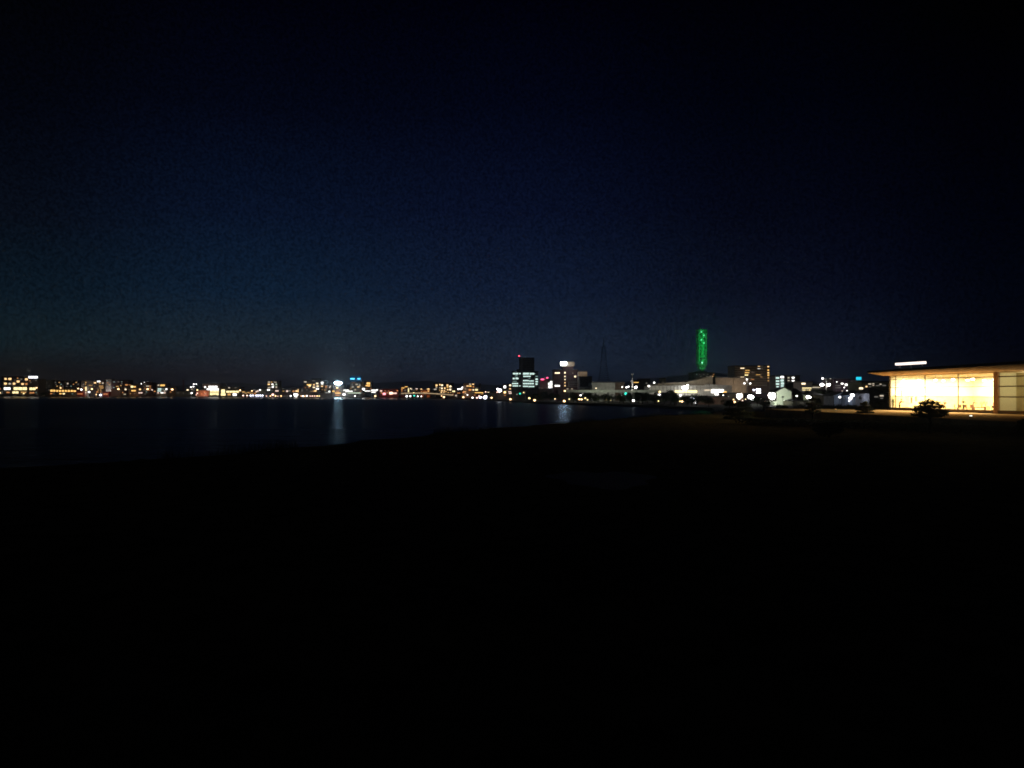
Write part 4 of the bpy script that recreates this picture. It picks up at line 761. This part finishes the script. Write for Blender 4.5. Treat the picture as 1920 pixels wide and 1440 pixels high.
obj('screen', B1(25.9, 27.4, 2.5, 2.58, 1.2, 2.2), glow('screen_cyan', (.6, 1, .9), .8), M)
# hung banners and exhibits inside
BAN = surf('banner_cloth', (.09, .035, .012), .8, .1); BANG = surf('banner_grey', (.05, .04, .02), .8)
def inside(x, Y): 
    X = PX(x, Y); return Vector((X, Y, TZ + .06))
def hang(x, Y, w, y0, y1, mat, label):
    p = inside(x, Y); z0, z1 = PZ(y1, Y), PZ(y0, Y); ww = w / F * Y
    t = thing('banner', label, 'banner', (p.x, p.y, z0)); obj('cloth', B1(-ww / 2, ww / 2, -.02, .02, 0, z1 - z0), mat, t)
    bm = bmesh.new(); tube(bm, (-ww / 2, 0, z1 - z0), (ww / 2, 0, z1 - z0), .03, n=6)
    for s in (-.4, .4): tube(bm, (s * ww, 0, z1 - z0), (s * ww, 0, TZ + HT - z0 - .02), .012, n=4)
    obj('rod', bm, FRAME, t)
hang(1701.5, 124.6, 5.5, 744.5, 756.5, PANELW, 'wide tan banner hanging behind the museum glass')
hang(1709, 124.8, 2.6, 745, 756, BAN, 'narrow brown banner between a tan and a grey one')
hang(1717.6, 124.9, 2.2, 743, 752.5, BANG, 'short grey banner nearest the pine behind the glass')
hang(1690.4, 124.9, 3.6, 732, 749, PANELW, 'tall tan banner at the far end of the lit hall')
# furniture
def table(x, Y, w, dpt, h, mat, label, name='display_counter', cat='counter'):
    p = inside(x, Y); t = thing(name, label, cat, p, RZ * 0)
    ww = w / F * Y
    obj('counter_top', B1(-ww / 2, ww / 2, 0, dpt, h - .06, h), mat, t)
    bm = bmesh.new(); box(bm, -ww / 2 + .04, ww / 2 - .04, .05, dpt - .05, 0, h - .06); obj('body', bm, BAN, t)
    bm = bmesh.new()
    for i in range(4): box(bm, -ww / 2 + .08 + i * (ww - .16) / 4, -ww / 2 + .02 + (i + 1) * (ww - .16) / 4, .02, .05, .08, h - .12)
    obj('drawer_front', bm, PANELW, t)
table(1837, 116, 19, .9, .62, BAN, 'long low brown display counter at the right end of the hall')
table(1852.5, 116.6, 8, .8, .74, PANELW, 'taller orange counter at the right end of the long counter')
table(1700, 125.0, 15, .5, .42, surf('dark_cloth', (.03, .03, .03)), 'low dark bench left of the pine behind the glass', 'bench', 'bench')
table(1781, 119, 5, .5, .40, PANELW, 'small low table right of the pine')
def chair(x, Y, label, rz):
    p = inside(x, Y); t = thing('chair', label, 'chair', p, rz)
    obj('seat', B1(-.24, .24, -.24, .24, .42, .48), BAN, t); obj('backrest', B1(-.24, .24, .2, .25, .5, .95), BAN, t)
    for a in (-.2, .2):
        for c in (-.2, .2): obj('leg', B1(a - .025, a + .025, c - .025, c + .025, 0, .42), FRAME, t)
chair(1793, 119.4, 'brown wooden chair behind the low table, turned to the left', 1.2); chair(1798.4, 118.6, 'brown wooden chair beside the mullion left of the standing man', -1.0)
chair(1813, 119, 'brown chair just right of the standing man', .4); chair(1822, 118.4, 'brown chair under the person in dark red', 2.6)
# plant stand in the corner
t = thing('potted_plant', 'thin potted plant in the first bay of the lit hall', 'plant', inside(1674.6, 125.9)); bm = bmesh.new(); tube(bm, (0, 0, 0), (0, 0, .4), .16, .2, 10); obj('pot', bm, BAN, t)
bm = bmesh.new()
for i in range(9):
    a = i * 2.4; r_ = .12 + .03 * (i % 3); h_ = .9 + .12 * (i % 5)
    tube(bm, (0, 0, .35), (r_ * math.cos(a), r_ * math.sin(a) * .6, h_ + .4), .02, .008, 4)
    ball(bm, (r_ * math.cos(a), r_ * math.sin(a) * .6, h_ + .4), .07, 1, 2)
obj('foliage', bm, LEAF, t)
for i, (x, Y, lab) in enumerate(((1851, 116.9, 'small plant standing on the long brown counter'), (1844, 116.3, 'branching flower vase in the middle of the long brown counter'))):
    p = inside(x, Y); t = thing('flower_vase', lab, 'vase', (p.x, p.y + .4, p.z + .62 + .12 * (i == 0)))
    bm = bmesh.new(); tube(bm, (0, 0, 0), (0, 0, .22), .05, .08, 8); obj('vase', bm, BAN, t)
    bm = bmesh.new()
    for j in range(7):
        a = j * 2.4; tube(bm, (0, 0, .2), (.25 * math.cos(a), .1 * math.sin(a), .45 + .05 * j), .012, n=4); ball(bm, (.25 * math.cos(a), .1 * math.sin(a), .45 + .05 * j), .06, 1)
    obj('flowers', bm, LEAF, t)

# ------------------------------------------------------------------ people
SKIN = surf('skin', (.45, .27, .18), .6, .05); HAIR = surf('dark_hair', (.02, .015, .012), .6)
def skinned(name, pts, edges, mat, parent=None, sub=2):
    me = bpy.data.meshes.new(name); me.from_pydata([p[:3] for p in pts], edges, [])
    o = bpy.data.objects.new(name, me); C.objects.link(o); me.materials.append(mat)
    md = o.modifiers.new('skin', 'SKIN'); md.use_smooth_shade = True
    for i, p in enumerate(pts):
        sv = me.skin_vertices[0].data[i]; sv.radius = (p[3], p[4] if len(p) > 4 else p[3]); sv.use_root = (i == 0)
    s = o.modifiers.new('sub', 'SUBSURF'); s.levels = s.render_levels = sub
    if parent: o.parent = parent
    return o
def person(x, Y, label, top, low, stoop=0, seated=False, arm=(0, 0), turn=0, sc=1.0):
    p = inside(x, Y); t = thing('person', label, 'person', p, turn); t.scale = (sc, sc, sc)
    f = stoop
    hip = .92 if not seated else .48
    kz = .5 if not seated else .5
    def q(dx, dz): return f * dz          # forward lean
    j = {}
    P_ = []; E = []
    def add(x_, y_, z_, r, r2=None, par=None):
        P_.append((x_, y_, z_, r, r2 or r)); 
        if par is not None: E.append((par, len(P_) - 1))
        return len(P_) - 1
    pel = add(0, 0, hip, .15, .11); wa = add(0, -f * .2, hip + .2, .13, .10, pel); ch = add(0, -f * .42, hip + .42, .17, .11, wa)
    nk = add(0, -f * .56, hip + .56, .055, None, ch); hb = add(0, -f * .62, hip + .63, .06, .07, nk); hd = add(0, -f * .70, hip + .72, .085, .10, hb); ht = add(0, -f * .74, hip + .80, .06, .07, hd)
    hands = []
    for s, ar in ((-1, arm[0]), (1, arm[1])):
        sh = add(s * .17, -f * .45, hip + .46, .055, None, ch)
        el = add(s * (.26), -f * .5 - .10 - .15 * ar, hip + .20 + .16 * ar, .043, None, sh)
        wr = add(s * (.22), -f * .5 - .18 - .28 * ar, hip + .02 + .42 * ar, .028, None, el)
        pm = add(s * (.215), -f * .5 - .21 - .32 * ar, hip - .05 + .46 * ar, .034, .018, wr)
        hands.append(P_[pm])
        if not seated:
            st = .11 * s if s < 0 else .16
            kn = add(s * .12, -.05 + .05 * s, kz, .07, None, pel); an = add(s * .14, .02 + st * .4, .09, .045, None, kn); add(s * .15, -.14 + st * .4, .04, .045, .035, an)
        else:
            kn = add(s * .12, -.44, .50, .07, None, pel); an = add(s * .12, -.46, .09, .045, None, kn); add(s * .12, -.62, .04, .045, .035, an)
    body = skinned('body', P_, E, SKIN, t)
    # clothing
    tp = [P_[0], P_[1], P_[2]]; tp = [(a, b_, c, r * 1.12, r2 * 1.15) for a, b_, c, r, r2 in tp]
    idx = {'sh': []}
    pts = list(tp) + [(0, -f * .52, hip + .51, .075, .07)]; ed = [(0, 1), (1, 2), (2, 3)]
    base = 7
    per = 7
    for s in range(2):
        b0 = base + s * per; n0 = len(pts)
        for q_ in (0, 1, 2):
            a, b_, c, r, r2 = P_[b0 + q_]; pts.append((a, b_, c, r * 1.22, r2 * 1.22))
        ed += [(2, n0), (n0, n0 + 1), (n0 + 1, n0 + 2)]
    skinned('shirt', pts, ed, top, t)
    pts = [(0, 0, hip, .165, .125)]; ed = []
    for s in range(2):
        b0 = base + s * per + 4; n0 = len(pts)
        for q_ in (0, 1):
            a, b_, c, r, r2 = P_[b0 + q_]; pts.append((a, b_, c, r * 1.2, r2 * 1.2))
        ed += [(0, n0), (n0, n0 + 1)]
    skinned('trousers', pts, ed, low, t)
    H = P_[hd]
    bm = bmesh.new(); ball(bm, (H[0], H[1] + .02, H[2] + .035), .108, 2, 1.05)
    bmesh.ops.delete(bm, geom=[v for v in bm.verts if v.co.y < H[1] - .05 and v.co.z < H[2] + .06], context='VERTS'); obj('hair', bm, HAIR, t, True)
    bm = bmesh.new(); ball(bm, (0, H[1] - .10, H[2] - .005), .018, 1, 1.4)
    for s in (-1, 1): ball(bm, (s * .085, H[1], H[2]), .022, 1, 1.4)
    obj('face_features', bm, SKIN, t, True)
    bm = bmesh.new()
    for s in (-1, 1): ball(bm, (s * .032, H[1] - .088, H[2] + .022), .012, 1)
    box(bm, -.025, .025, H[1] - .097, H[1] - .085, H[2] - .05, H[2] - .042); obj('eyes_and_mouth', bm, HAIR, t)
    for s, hp in zip((-1, 1), hands):
        for k, ln in enumerate((.065, .075, .07, .055)):
            o_ = (k - 1.5) * .018
            skinned('finger', [(hp[0], hp[1] + o_, hp[2] - .01, .010), (hp[0] - s * .004, hp[1] + o_ - .004, hp[2] - .02 - ln * .55, .009), (hp[0] - s * .022, hp[1] + o_ - .008, hp[2] - .02 - ln, .008)], [(0, 1), (1, 2)], SKIN, t, 1)
        skinned('thumb', [(hp[0], hp[1] - .02, hp[2] + .02, .012), (hp[0] - s * .02, hp[1] - .05, hp[2] - .005, .010), (hp[0] - s * .03, hp[1] - .055, hp[2] - .03, .009)], [(0, 1), (1, 2)], SKIN, t, 1)
    return t
c_dark = surf('cloth_dark', (.025, .02, .015), .95, spec=.1); c_ol = surf('cloth_olive', (.045, .035, .015), .95, spec=.1); c_red = surf('cloth_dark_red', (.11, .012, .012), .95, spec=.1); c_brn = surf('cloth_brown', (.12, .06, .02), .95, spec=.1); c_pnk = surf('cloth_pink', (.5, .2, .15), .9)
person(1806, 123.0, 'person in olive standing with legs apart inside the lit glass hall', c_ol, c_dark, 0, False, (.25, .25), .3, 1.04)
person(1824, 121.0, 'person in dark red bending behind the chairs right of the standing one', c_red, c_dark, .35, False, (.8, .9), 1.2, .92)
person(1686.5, 124.9, 'person in brown leaning forward near the left corner of the hall', c_brn, c_dark, .45, False, (.7, .9), .9, 1.0)
person(1771.5, 120.0, 'person in pale brown just right of the pine crown', c_brn, c_brn, -.1, False, (1.3, .6), -.5, .92)
person(1861, 117.4, 'person in pink leaning over the right end of the counter', c_pnk, c_dark, .6, False, (.9, .9), 1.7, .95)
# ------------------------------------------------------------------ terrace lights
def ground_light(x, y, s, key, label, d, z):
    X = PX(x, d); t = thing('ground_light', label, 'lamp', (X, d, z)); r = s / F * d / 2
    bm = bmesh.new(); tube(bm, (0, 0, 0), (0, 0, .12), .14, n=12); obj('base', bm, METAL, t)
    bm = bmesh.new(); ball(bm, (0, 0, .2), r * .75, 2, .45); obj('lens', bm, key, t, True)
ground_light(1820.4, 782, 7, glow('ground_light_white', (1, .97, .8), 1.6), 'white dome light on the terrace before the museum', 87, TZ)
ground_light(1628, 767.6, 4.6, glow('ground_light_white', (1, .97, .8), 1.6), 'small white light beside the shrub at the terrace end', 126, TZ)
ground_light(1567, 768, 2.6, LM['o'], 'tiny orange light on the lit terrace path', 124, TZ)
bx0 = PX(1389, 112)
t = thing('boulder', 'pale boulder at the edge of the dark inlet', 'boulder', (bx0, 112, 1.0)); bm = bmesh.new(); ball(bm, (0, 0, .1), .26, 2, .6)
for v in bm.verts: v.co += Vector((random.uniform(-.03, .03),) * 3)
obj('rock', bm, surf('pale_rock', (.6, .58, .52), .9), t)
# low glow bollards lighting the far end of the path
# ------------------------------------------------------------------ trees
def crown_mesh(n, blobs, size, flat=.8, seed=1):
    rnd = random.Random(seed); bm = bmesh.new()
    tot = sum(b_[3] ** 2 for b_ in blobs)
    for (cx, cy, cz, r, sz) in blobs:
        for _ in range(int(n * r * r / tot)):
            a = rnd.uniform(0, 2 * math.pi); c = rnd.uniform(-1, 1); rad = r * rnd.uniform(.35, 1.08) ** .6
            s = math.sqrt(1 - c * c)
            p = Vector((cx + rad * s * math.cos(a), cy + rad * s * math.sin(a), cz + rad * c * sz))
            d1 = Vector((rnd.gauss(0, 1), rnd.gauss(0, 1), rnd.gauss(0, 1) * flat)).normalized(); d2 = d1.orthogonal().normalized()
            sa = size * rnd.uniform(.5, 1.4); sb = sa * rnd.uniform(.35, .7)
            vs = [bm.verts.new(p + d1 * sa), bm.verts.new(p + d2 * sb), bm.verts.new(p - d1 * sa), bm.verts.new(p - d2 * sb)]
            bm.faces.new(vs)
    me = bpy.data.meshes.new('crown'); bm.to_mesh(me); bm.free(); return me
def tree_protos():
    out = []
    for s in range(5):
        rnd = random.Random(50 + s)
        bl = [(rnd.uniform(-.45, .45), rnd.uniform(-.4, .4), rnd.uniform(.45, .85), rnd.uniform(.22, .38), .8) for _ in range(9)] + [(0, 0, .62, .36, .9)]
        me = crown_mesh(1500, bl, .05, 1, s); me.materials.append(LEAF); out.append(me)
    return out
TP = tree_protos()
TR = []
bm = bmesh.new(); tube(bm, (0, 0, 0), (.02, 0, .5), .045, .03, 7)
for a in (0, 2, 4): tube(bm, (.02, 0, .42), (.28 * math.cos(a), .28 * math.sin(a), .7), .024, .008, 5)
tk = bpy.data.meshes.new('trunk'); bm.to_mesh(tk); bm.free(); tk.materials.append(BARK)
ti = 0
def tree(x, yt, d, wpx, label, group=None, z0=None):
    global ti
    h = PZ(yt, d) - (GZ if z0 is None else z0); w = wpx / F * d
    t = thing('broadleaf_tree', label, 'tree', (PX(x, d), d, GZ if z0 is None else z0), random.uniform(0, 6), group)
    c = bpy.data.objects.new('crown', TP[ti % 5]); C.objects.link(c); c.parent = t; c.scale = (w / 1.45, w / 1.45, h / 1.08)
    k = bpy.data.objects.new('trunk', tk); C.objects.link(k); k.parent = t; k.scale = (h, h, h)
    ti += 1; return t
rt = random.Random(3)
tl = [(1004, 736, 20), (1018, 734, 20), (1032, 737, 16), (1046, 736, 16), (1076, 735, 22), (1094, 737, 18), (1108, 736, 20), (1122, 739, 16), (1134, 735, 20), (1148, 737, 20), (1162, 738, 16), (1182, 736, 18), (1198, 735, 20),
      (1214, 733, 20), (1228, 733, 16), (1246, 731, 18), (1258, 730, 22), (1268, 738, 20), (1290, 740, 26), (1306, 738, 24), (1322, 739, 20)]
for x, y, w in tl:
    d = dsh(x) + rt.uniform(25, 50); tree(x, y + rt.uniform(-1.5, 1.5), d, w * 1.15, 'dark leafy tree in the belt along the far bank', 'dark trees along the far bank')
for x, y, w in [(x + 7, y + 4, w) for x, y, w in tl[::2]]:
    d = dsh(x) + rt.uniform(14, 22); tree(x, y + 2, d, w, 'dark leafy tree in the belt along the far bank', 'dark trees along the far bank')
for x, y, w, d in ((662, 738.6, 9, 985), (670, 738, 8, 984), (679, 737.5, 10, 982), (688, 735.5, 12, 970), (698, 737, 10, 960), (22, 739, 12, 1212), (36, 739.5, 12, 1212), (60, 738, 12, 1212), (80, 735, 14, 1212), (404, 740, 12, 1136), (397, 741, 8, 1136), (412, 741, 8, 1136)):
    tree(x, y, d, w, 'small dark tree by the far waterline', 'small trees by the far waterline')
for x, y, w, d, lab in ((1420, 742, 30, 262, 'dark rounded tree before the blue white floodlights'), (1368, 747, 30, 215, 'dark leafy tree by the inlet below the brown shed'), (1400, 752, 34, 205, 'broad dark tree at the head of the inlet'),
                        (1437, 750, 26, 215, 'dark tree left of the white house front'), (1498, 732, 26, 300, 'dark crown above the low dark house'), (1512, 730, 20, 310, 'dark crown left of the greenish grey house'), (1541, 730, 26, 290, 'dark tree below the twin floodlight mast'), (1556, 731, 22, 250, 'dark tree between the mast and the bluish gabled house'),
                        (1622, 727, 20, 250, 'dark tree behind the hip roofed bluish house'), (1640, 725, 30, 260, 'wide dark crown above the tiled house left of the museum'), (1658, 729, 22, 250, 'dark crown touching the left edge of the museum'), (1534, 744, 16, 215, 'dark bush like tree right of the bright warm lamp')):
    tree(x, y, d, w, lab)
for i, (x, y, w) in enumerate(((1470, 759, 34), (1496, 758, 30), (1545, 757, 34), (1572, 757, 32), (1600, 757, 30), (1650, 752, 30), (1440, 760, 26))):
    tree(x, y, 165, w, 'low dark tree in the hedge line behind the lit terrace path', 'low dark trees behind the terrace path')
# the pines on the lawn
def pine(x, d, ytop, ybot, wpx, label, seed, z0=None, dens=4200, leanx=0):
    z0 = hz(PX(x, d), d) if z0 is None else z0
    t = thing('pine_tree', label, 'tree', (PX(x, d), d, z0))
    H = PZ(ytop, d) - z0; Bz = PZ(ybot, d) - z0; w = wpx / F * d / 2; rnd = random.Random(seed)
    bl = []; limbs = []; hh = H - Bz
    for lv, (zf, wf, cnt, bs) in enumerate(((.16, .72, 10, .30), (.38, .78, 9, .30), (.60, .60, 7, .30), (.80, .34, 5, .28))):
        for i in range(cnt):
            a = 6.283 * (i + .5 * (lv % 2)) / cnt + rnd.uniform(-.2, .2); q_ = w * wf * rnd.uniform(.85, 1.1); z = Bz + hh * (zf + rnd.uniform(-.05, .05))
            bl.append((q_ * math.cos(a) + leanx * zf, q_ * math.sin(a), z, w * bs * rnd.uniform(.8, 1.1), .4)); limbs.append((q_ * math.cos(a) + leanx * zf, q_ * math.sin(a), z))
    bl += [(leanx, 0, H - w * .14, w * .26, .5), (leanx * .5, 0, Bz + hh * .4, w * .6, hh / w * .5)]
    me = crown_mesh(dens, bl, .10, .5, seed); me.materials.append(PINE)
    c = bpy.data.objects.new('crown', me); C.objects.link(c); c.parent = t
    bm = bmesh.new(); p0 = Vector((0, 0, -.1)); pts = [p0, Vector((.12, 0, H * .3)), Vector((-.08 + leanx * .4, .05, H * .6)), Vector((leanx, 0, H * .93))]
    for k in range(3): tube(bm, pts[k], pts[k + 1], .15 - .035 * k, .115 - .035 * k, 8)
    for l in limbs: tube(bm, (l[0] * .1, l[1] * .1, l[2] - .25), l, .045, .015, 5)
    obj('trunk', bm, BARK, t); return t
pine(1743, 75, 747.5, 784, 60, 'spreading layered pine silhouetted against the glowing museum', 11)
pine(1622, 106, 752, 777, 34, 'small dark pine at the left end of the lit terrace', 12, TZ, 3000)
pine(1523, 112, 741, 778, 30, 'dark pine crossing the golden lit path', 13, None, 3000)
pine(1385, 118, 752, 790, 60, 'large loose dark pine beside the inlet', 14, None, 5200)
def shrub(x, d, ytop, wpx, label, seed):
    z0 = hz(PX(x, d), d); t = thing('shrub', label, 'shrub', (PX(x, d), d, z0)); H = PZ(ytop, d) - z0; w = wpx / F * d / 2; rnd = random.Random(seed)
    bl = [(rnd.uniform(-.6, .6) * w, rnd.uniform(-.5, .5) * w, H * rnd.uniform(.3, .7), w * .42, H / w * .6) for _ in range(9)]
    me = crown_mesh(3600, bl, .09, .8, seed); me.materials.append(LEAF); c = bpy.data.objects.new('foliage', me); C.objects.link(c); c.parent = t
    bm = bmesh.new()
    for k in range(5): tube(bm, (0, 0, -.1), (rnd.uniform(-.5, .5) * w, rnd.uniform(-.4, .4) * w, H * .6), .05, .02, 5)
    obj('stems', bm, BARK, t)
shrub(1553, 68, 786, 74, 'big rounded dark shrub on the lawn in front of the path', 21)
shrub(1922, 62, 777, 30, 'dark shrub added over the unlit right end of the terrace', 22)  # added to stand in for the shade on this terrace end
# planting bed between lawn and terrace
bm = bmesh.new(); rnd = random.Random(5)
edge = [(29, 101), (30, 97), (34.5, 90), (37, 83), (42, 75.5), (44, 72), (46.5, 66)]
def ex(y):
    for (x0, y0), (x1, y1) in zip(edge, edge[1:]):
        if y1 <= y <= y0: return x0 + (x1 - x0) * (y0 - y) / (y0 - y1)
    return edge[-1][0]
for _ in range(26000):
    y = rnd.uniform(66, 101); x = rnd.uniform(ex(y), min(47.4, ex(y) + 9)); z = hz(x, y) + rnd.uniform(.0, .62) ** .7
    d1 = Vector((rnd.gauss(0, 1), rnd.gauss(0, 1), rnd.gauss(0, 1))).normalized(); d2 = d1.orthogonal().normalized(); s = rnd.uniform(.06, .13); p = Vector((x, y, z))
    bm.faces.new([bm.verts.new(p + d1 * s), bm.verts.new(p + d2 * s * .6), bm.verts.new(p - d1 * s), bm.verts.new(p - d2 * s * .6)])
stuff(obj('ground_cover', bm, surf('ground_cover_leaf', (.012, .015, .008), .9, .4)))
# grass
bm = bmesh.new()
for _ in range(42000):
    y = 14 + 88 * rnd.random() ** 1.0; x = rnd.uniform(-.25 * y, .68 * y)
    if sdist(x, y) < 3 or x > ex(min(100.9, max(66.1, y))): continue
    z = hz(x, y); a = rnd.uniform(0, 6.3); h = rnd.uniform(.05, .13); w = .012
    bm.faces.new([bm.verts.new((x - w * math.cos(a), y - w * math.sin(a), z - .01)), bm.verts.new((x + w * math.cos(a), y + w * math.sin(a), z - .01)), bm.verts.new((x + rnd.uniform(-.05, .05), y + rnd.uniform(-.05, .05), z + h))])
stuff(obj('grass', bm, surf('grass_blade', (.36, .28, .12), .9, .4, 3, spec=0)))
bm = bmesh.new()
def shore_pts(n, off0, off1):
    out = []
    for _ in range(n):
        i = rnd.choice((2, 3, 4, 5, 6, 7, 8, 9)); (ax, ay), (bx, by) = near_shore[i], near_shore[i + 1]; t_ = rnd.random()
        dx, dy = bx - ax, by - ay; l = math.hypot(dx, dy); o_ = rnd.uniform(off0, off1)
        out.append((ax + dx * t_ + dy / l * o_, ay + dy * t_ - dx / l * o_))
    return out
for x, y in shore_pts(900, -1.2, 2.2):
    s = rnd.uniform(.08, .35); g_ = bmesh.ops.create_icosphere(bm, subdivisions=1, radius=s)
    for v_ in g_['verts']: v_.co = Vector((v_.co.x * rnd.uniform(.8, 1.2) + x, v_.co.y * rnd.uniform(.8, 1.2) + y, v_.co.z * .6 + max(-.02, hz(x, y)) + s * .1))
stuff(obj('shore_stones', bm, surf('shore_stone', (.09, .085, .075), .9, .4, 3)))
bm = bmesh.new()
for x, y in shore_pts(14000, .2, 5):
    if math.sin(x * .23 + y * .11) + .4 * math.sin(x * .9) < .1: continue
    z = hz(x, y); h = rnd.uniform(.25, .85); a = rnd.uniform(0, 6.3); w_ = .014
    bm.faces.new([bm.verts.new((x - w_ * math.cos(a), y - w_ * math.sin(a), z - .02)), bm.verts.new((x + w_ * math.cos(a), y + w_ * math.sin(a), z - .02)), bm.verts.new((x + rnd.uniform(-.15, .15), y + rnd.uniform(-.15, .15), z + h))])
stuff(obj('reeds', bm, surf('reed', (.06, .06, .03), .9, .4, 3)))
# gravel patch on the lawn
bm = bmesh.new(); c = bm.verts.new((4.2, 35.5, hz(4.2, 35.5) + .02)); ring = []
for i in range(40):
    a = 2 * math.pi * i / 40; r_ = 1 + .15 * math.sin(3 * a) + .1 * math.sin(7 * a); x, y = 4.2 + 2.3 * r_ * math.cos(a), 35.5 + 3.4 * r_ * math.sin(a)
    ring.append(bm.verts.new((x, y, hz(x, y) + .012)))
for i in range(40): bm.faces.new((c, ring[i], ring[(i + 1) % 40]))
o = obj('gravel_patch', bm, surf('pale_gravel', (.55, .53, .49), .95, .6, 14, .5)); structure(o)

# ================================================================== sky, camera, render
W = bpy.data.worlds.new('World'); S.world = W; W.use_nodes = True; nt = W.node_tree; nt.nodes.clear()
N = nt.nodes.new; LK = nt.links.new
out = N('ShaderNodeOutputWorld'); bg = N('ShaderNodeBackground'); tc = N('ShaderNodeTexCoord'); sx = N('ShaderNodeSeparateXYZ')
LK(tc.outputs['Generated'], sx.inputs[0])
def math_(op, a, b_=None, v2=None):
    n = N('ShaderNodeMath'); n.operation = op
    LK(a, n.inputs[0]) if not isinstance(a, (int, float)) else setattr(n.inputs[0], 'default_value', a)
    if b_ is not None:
        if isinstance(b_, (int, float)): n.inputs[1].default_value = b_
        else: LK(b_, n.inputs[1])
    return n.outputs[0]
el = math_('ARCSINE', sx.outputs['Z']); az = math_('ARCTAN2', sx.outputs['X'], sx.outputs['Y'])
def lin(c): 
    c /= 255
    return c / 12.92 if c <= .04045 else ((c + .055) / 1.055) ** 2.4
rows_y = [0, 200, 400, 550, 640, 700, 736]
cols = {
 -33.6: [(0, 0, 2), (0, 1, 7), (2, 6, 17), (2, 17, 29), (8, 27, 35), (12, 15, 18), (8, 8, 10)],
 -18.4: [(0, 0, 6), (1, 3, 15), (4, 13, 33), (7, 25, 44), (20, 34, 45), (25, 28, 36), (18, 16, 22)],
 0.0: [(0, 0, 6), (1, 3, 16), (5, 11, 32), (11, 22, 43), (20, 32, 49), (25, 35, 50), (24, 32, 46)],
 18.4: [(0, 0, 3), (0, 1, 8), (2, 4, 16), (6, 10, 26), (13, 20, 36), (19, 27, 41), (22, 28, 42)],
 33.6: [(0, 0, 0), (0, 0, 3), (0, 1, 7), (1, 3, 11), (2, 4, 13), (3, 5, 12), (3, 4, 10)]}
E0 = -.02; E1 = .50
mr = N('ShaderNodeMapRange'); LK(el, mr.inputs[0]); mr.inputs[1].default_value = E0; mr.inputs[2].default_value = E1
prev = None; pa = None
for a, cl in cols.items():
    r = N('ShaderNodeValToRGB'); LK(mr.outputs[0], r.inputs['Fac']); r.color_ramp.interpolation = 'LINEAR'
    els = r.color_ramp.elements
    items = sorted((((math.atan2(738 - y, F / math.cos(R(a)) * 1.0) - E0) / (E1 - E0)), c_) for y, c_ in zip(rows_y, cl))
    while len(els) < len(items): els.new(.5)
    for e, (p, c_) in zip(els, items): e.position = min(1, max(0, p)); e.color = (*[lin(v) for v in c_], 1)
    if prev is None: prev = r.outputs['Color']
    else:
        m2 = N('ShaderNodeMapRange'); m2.interpolation_type = 'SMOOTHSTEP'; LK(az, m2.inputs[0]); m2.inputs[1].default_value = R(pa); m2.inputs[2].default_value = R(a)
        mx = N('ShaderNodeMix'); mx.data_type = 'RGBA'; LK(m2.outputs[0], mx.inputs[0]); LK(prev, mx.inputs[6]); LK(r.outputs['Color'], mx.inputs[7]); prev = mx.outputs[2]
    pa = a
sky = N('ShaderNodeTexSky'); sky.sky_type = 'NISHITA'; sky.sun_disc = False; sky.sun_elevation = R(-5); sky.sun_rotation = R(-60)
ms = N('ShaderNodeMix'); ms.data_type = 'RGBA'; ms.blend_type = 'ADD'; ms.inputs[0].default_value = .03; LK(prev, ms.inputs[6]); LK(sky.outputs[0], ms.inputs[7])
gn = N('ShaderNodeTexNoise'); gn.inputs['Scale'].default_value = 330; gn.inputs['Detail'].default_value = 1; LK(tc.outputs['Generated'], gn.inputs['Vector'])
gr = N('ShaderNodeMapRange'); LK(gn.outputs['Fac'], gr.inputs[0]); gr.inputs[1].default_value = .3; gr.inputs[2].default_value = .7; gr.inputs[3].default_value = .72; gr.inputs[4].default_value = 1.62
vm = N('ShaderNodeVectorMath'); vm.operation = 'SCALE'; LK(ms.outputs[2], vm.inputs[0]); LK(gr.outputs[0], vm.inputs['Scale'])
LK(vm.outputs[0], bg.inputs['Color']); bg.inputs['Strength'].default_value = 1; LK(bg.outputs[0], out.inputs['Surface'])

if HAZE:
    hm = bpy.data.materials.new('night_haze'); hm.use_nodes = True; nt = hm.node_tree; nt.nodes.clear()
    o_ = nt.nodes.new('ShaderNodeOutputMaterial'); pv = nt.nodes.new('ShaderNodeVolumePrincipled'); pv.inputs['Density'].default_value = HAZE; pv.inputs['Anisotropy'].default_value = .9
    pv.inputs['Color'].default_value = (.9, .92, 1, 1); nt.links.new(pv.outputs[0], o_.inputs['Volume'])
    stuff(obj('haze', B1(-8800, 8800, -590, 8800, -2.6, 130), hm))
cam = bpy.data.cameras.new('camera'); co = bpy.data.objects.new('camera', cam); C.objects.link(co); S.camera = co
co.location = (0, 0, EYE); co.rotation_euler = (R(90), 0, 0); cam.sensor_fit = 'HORIZONTAL'; cam.sensor_width = 36; cam.lens = 36 * F / 1920
cam.shift_y = 18 / 1920; cam.clip_end = 20000; cam.clip_start = .1
S.view_settings.view_transform = 'Standard'; S.view_settings.look = 'None'; S.view_settings.exposure = 0; S.view_settings.gamma = 1
cy = S.cycles; S.render.engine = 'CYCLES'
cy.use_light_tree = True; cy.max_bounces = 5; cy.diffuse_bounces = 3; cy.glossy_bounces = 3; cy.transparent_max_bounces = 8
cy.caustics_reflective = True; cy.caustics_refractive = False; cy.sample_clamp_indirect = 1.5; cy.sample_clamp_direct = 0; cy.blur_glossy = .2
cy.use_denoising = True; cy.denoiser = 'OPENIMAGEDENOISE'; cy.denoising_input_passes = 'RGB_ALBEDO_NORMAL'; cy.use_adaptive_sampling = False; cy.filter_width = 1.75
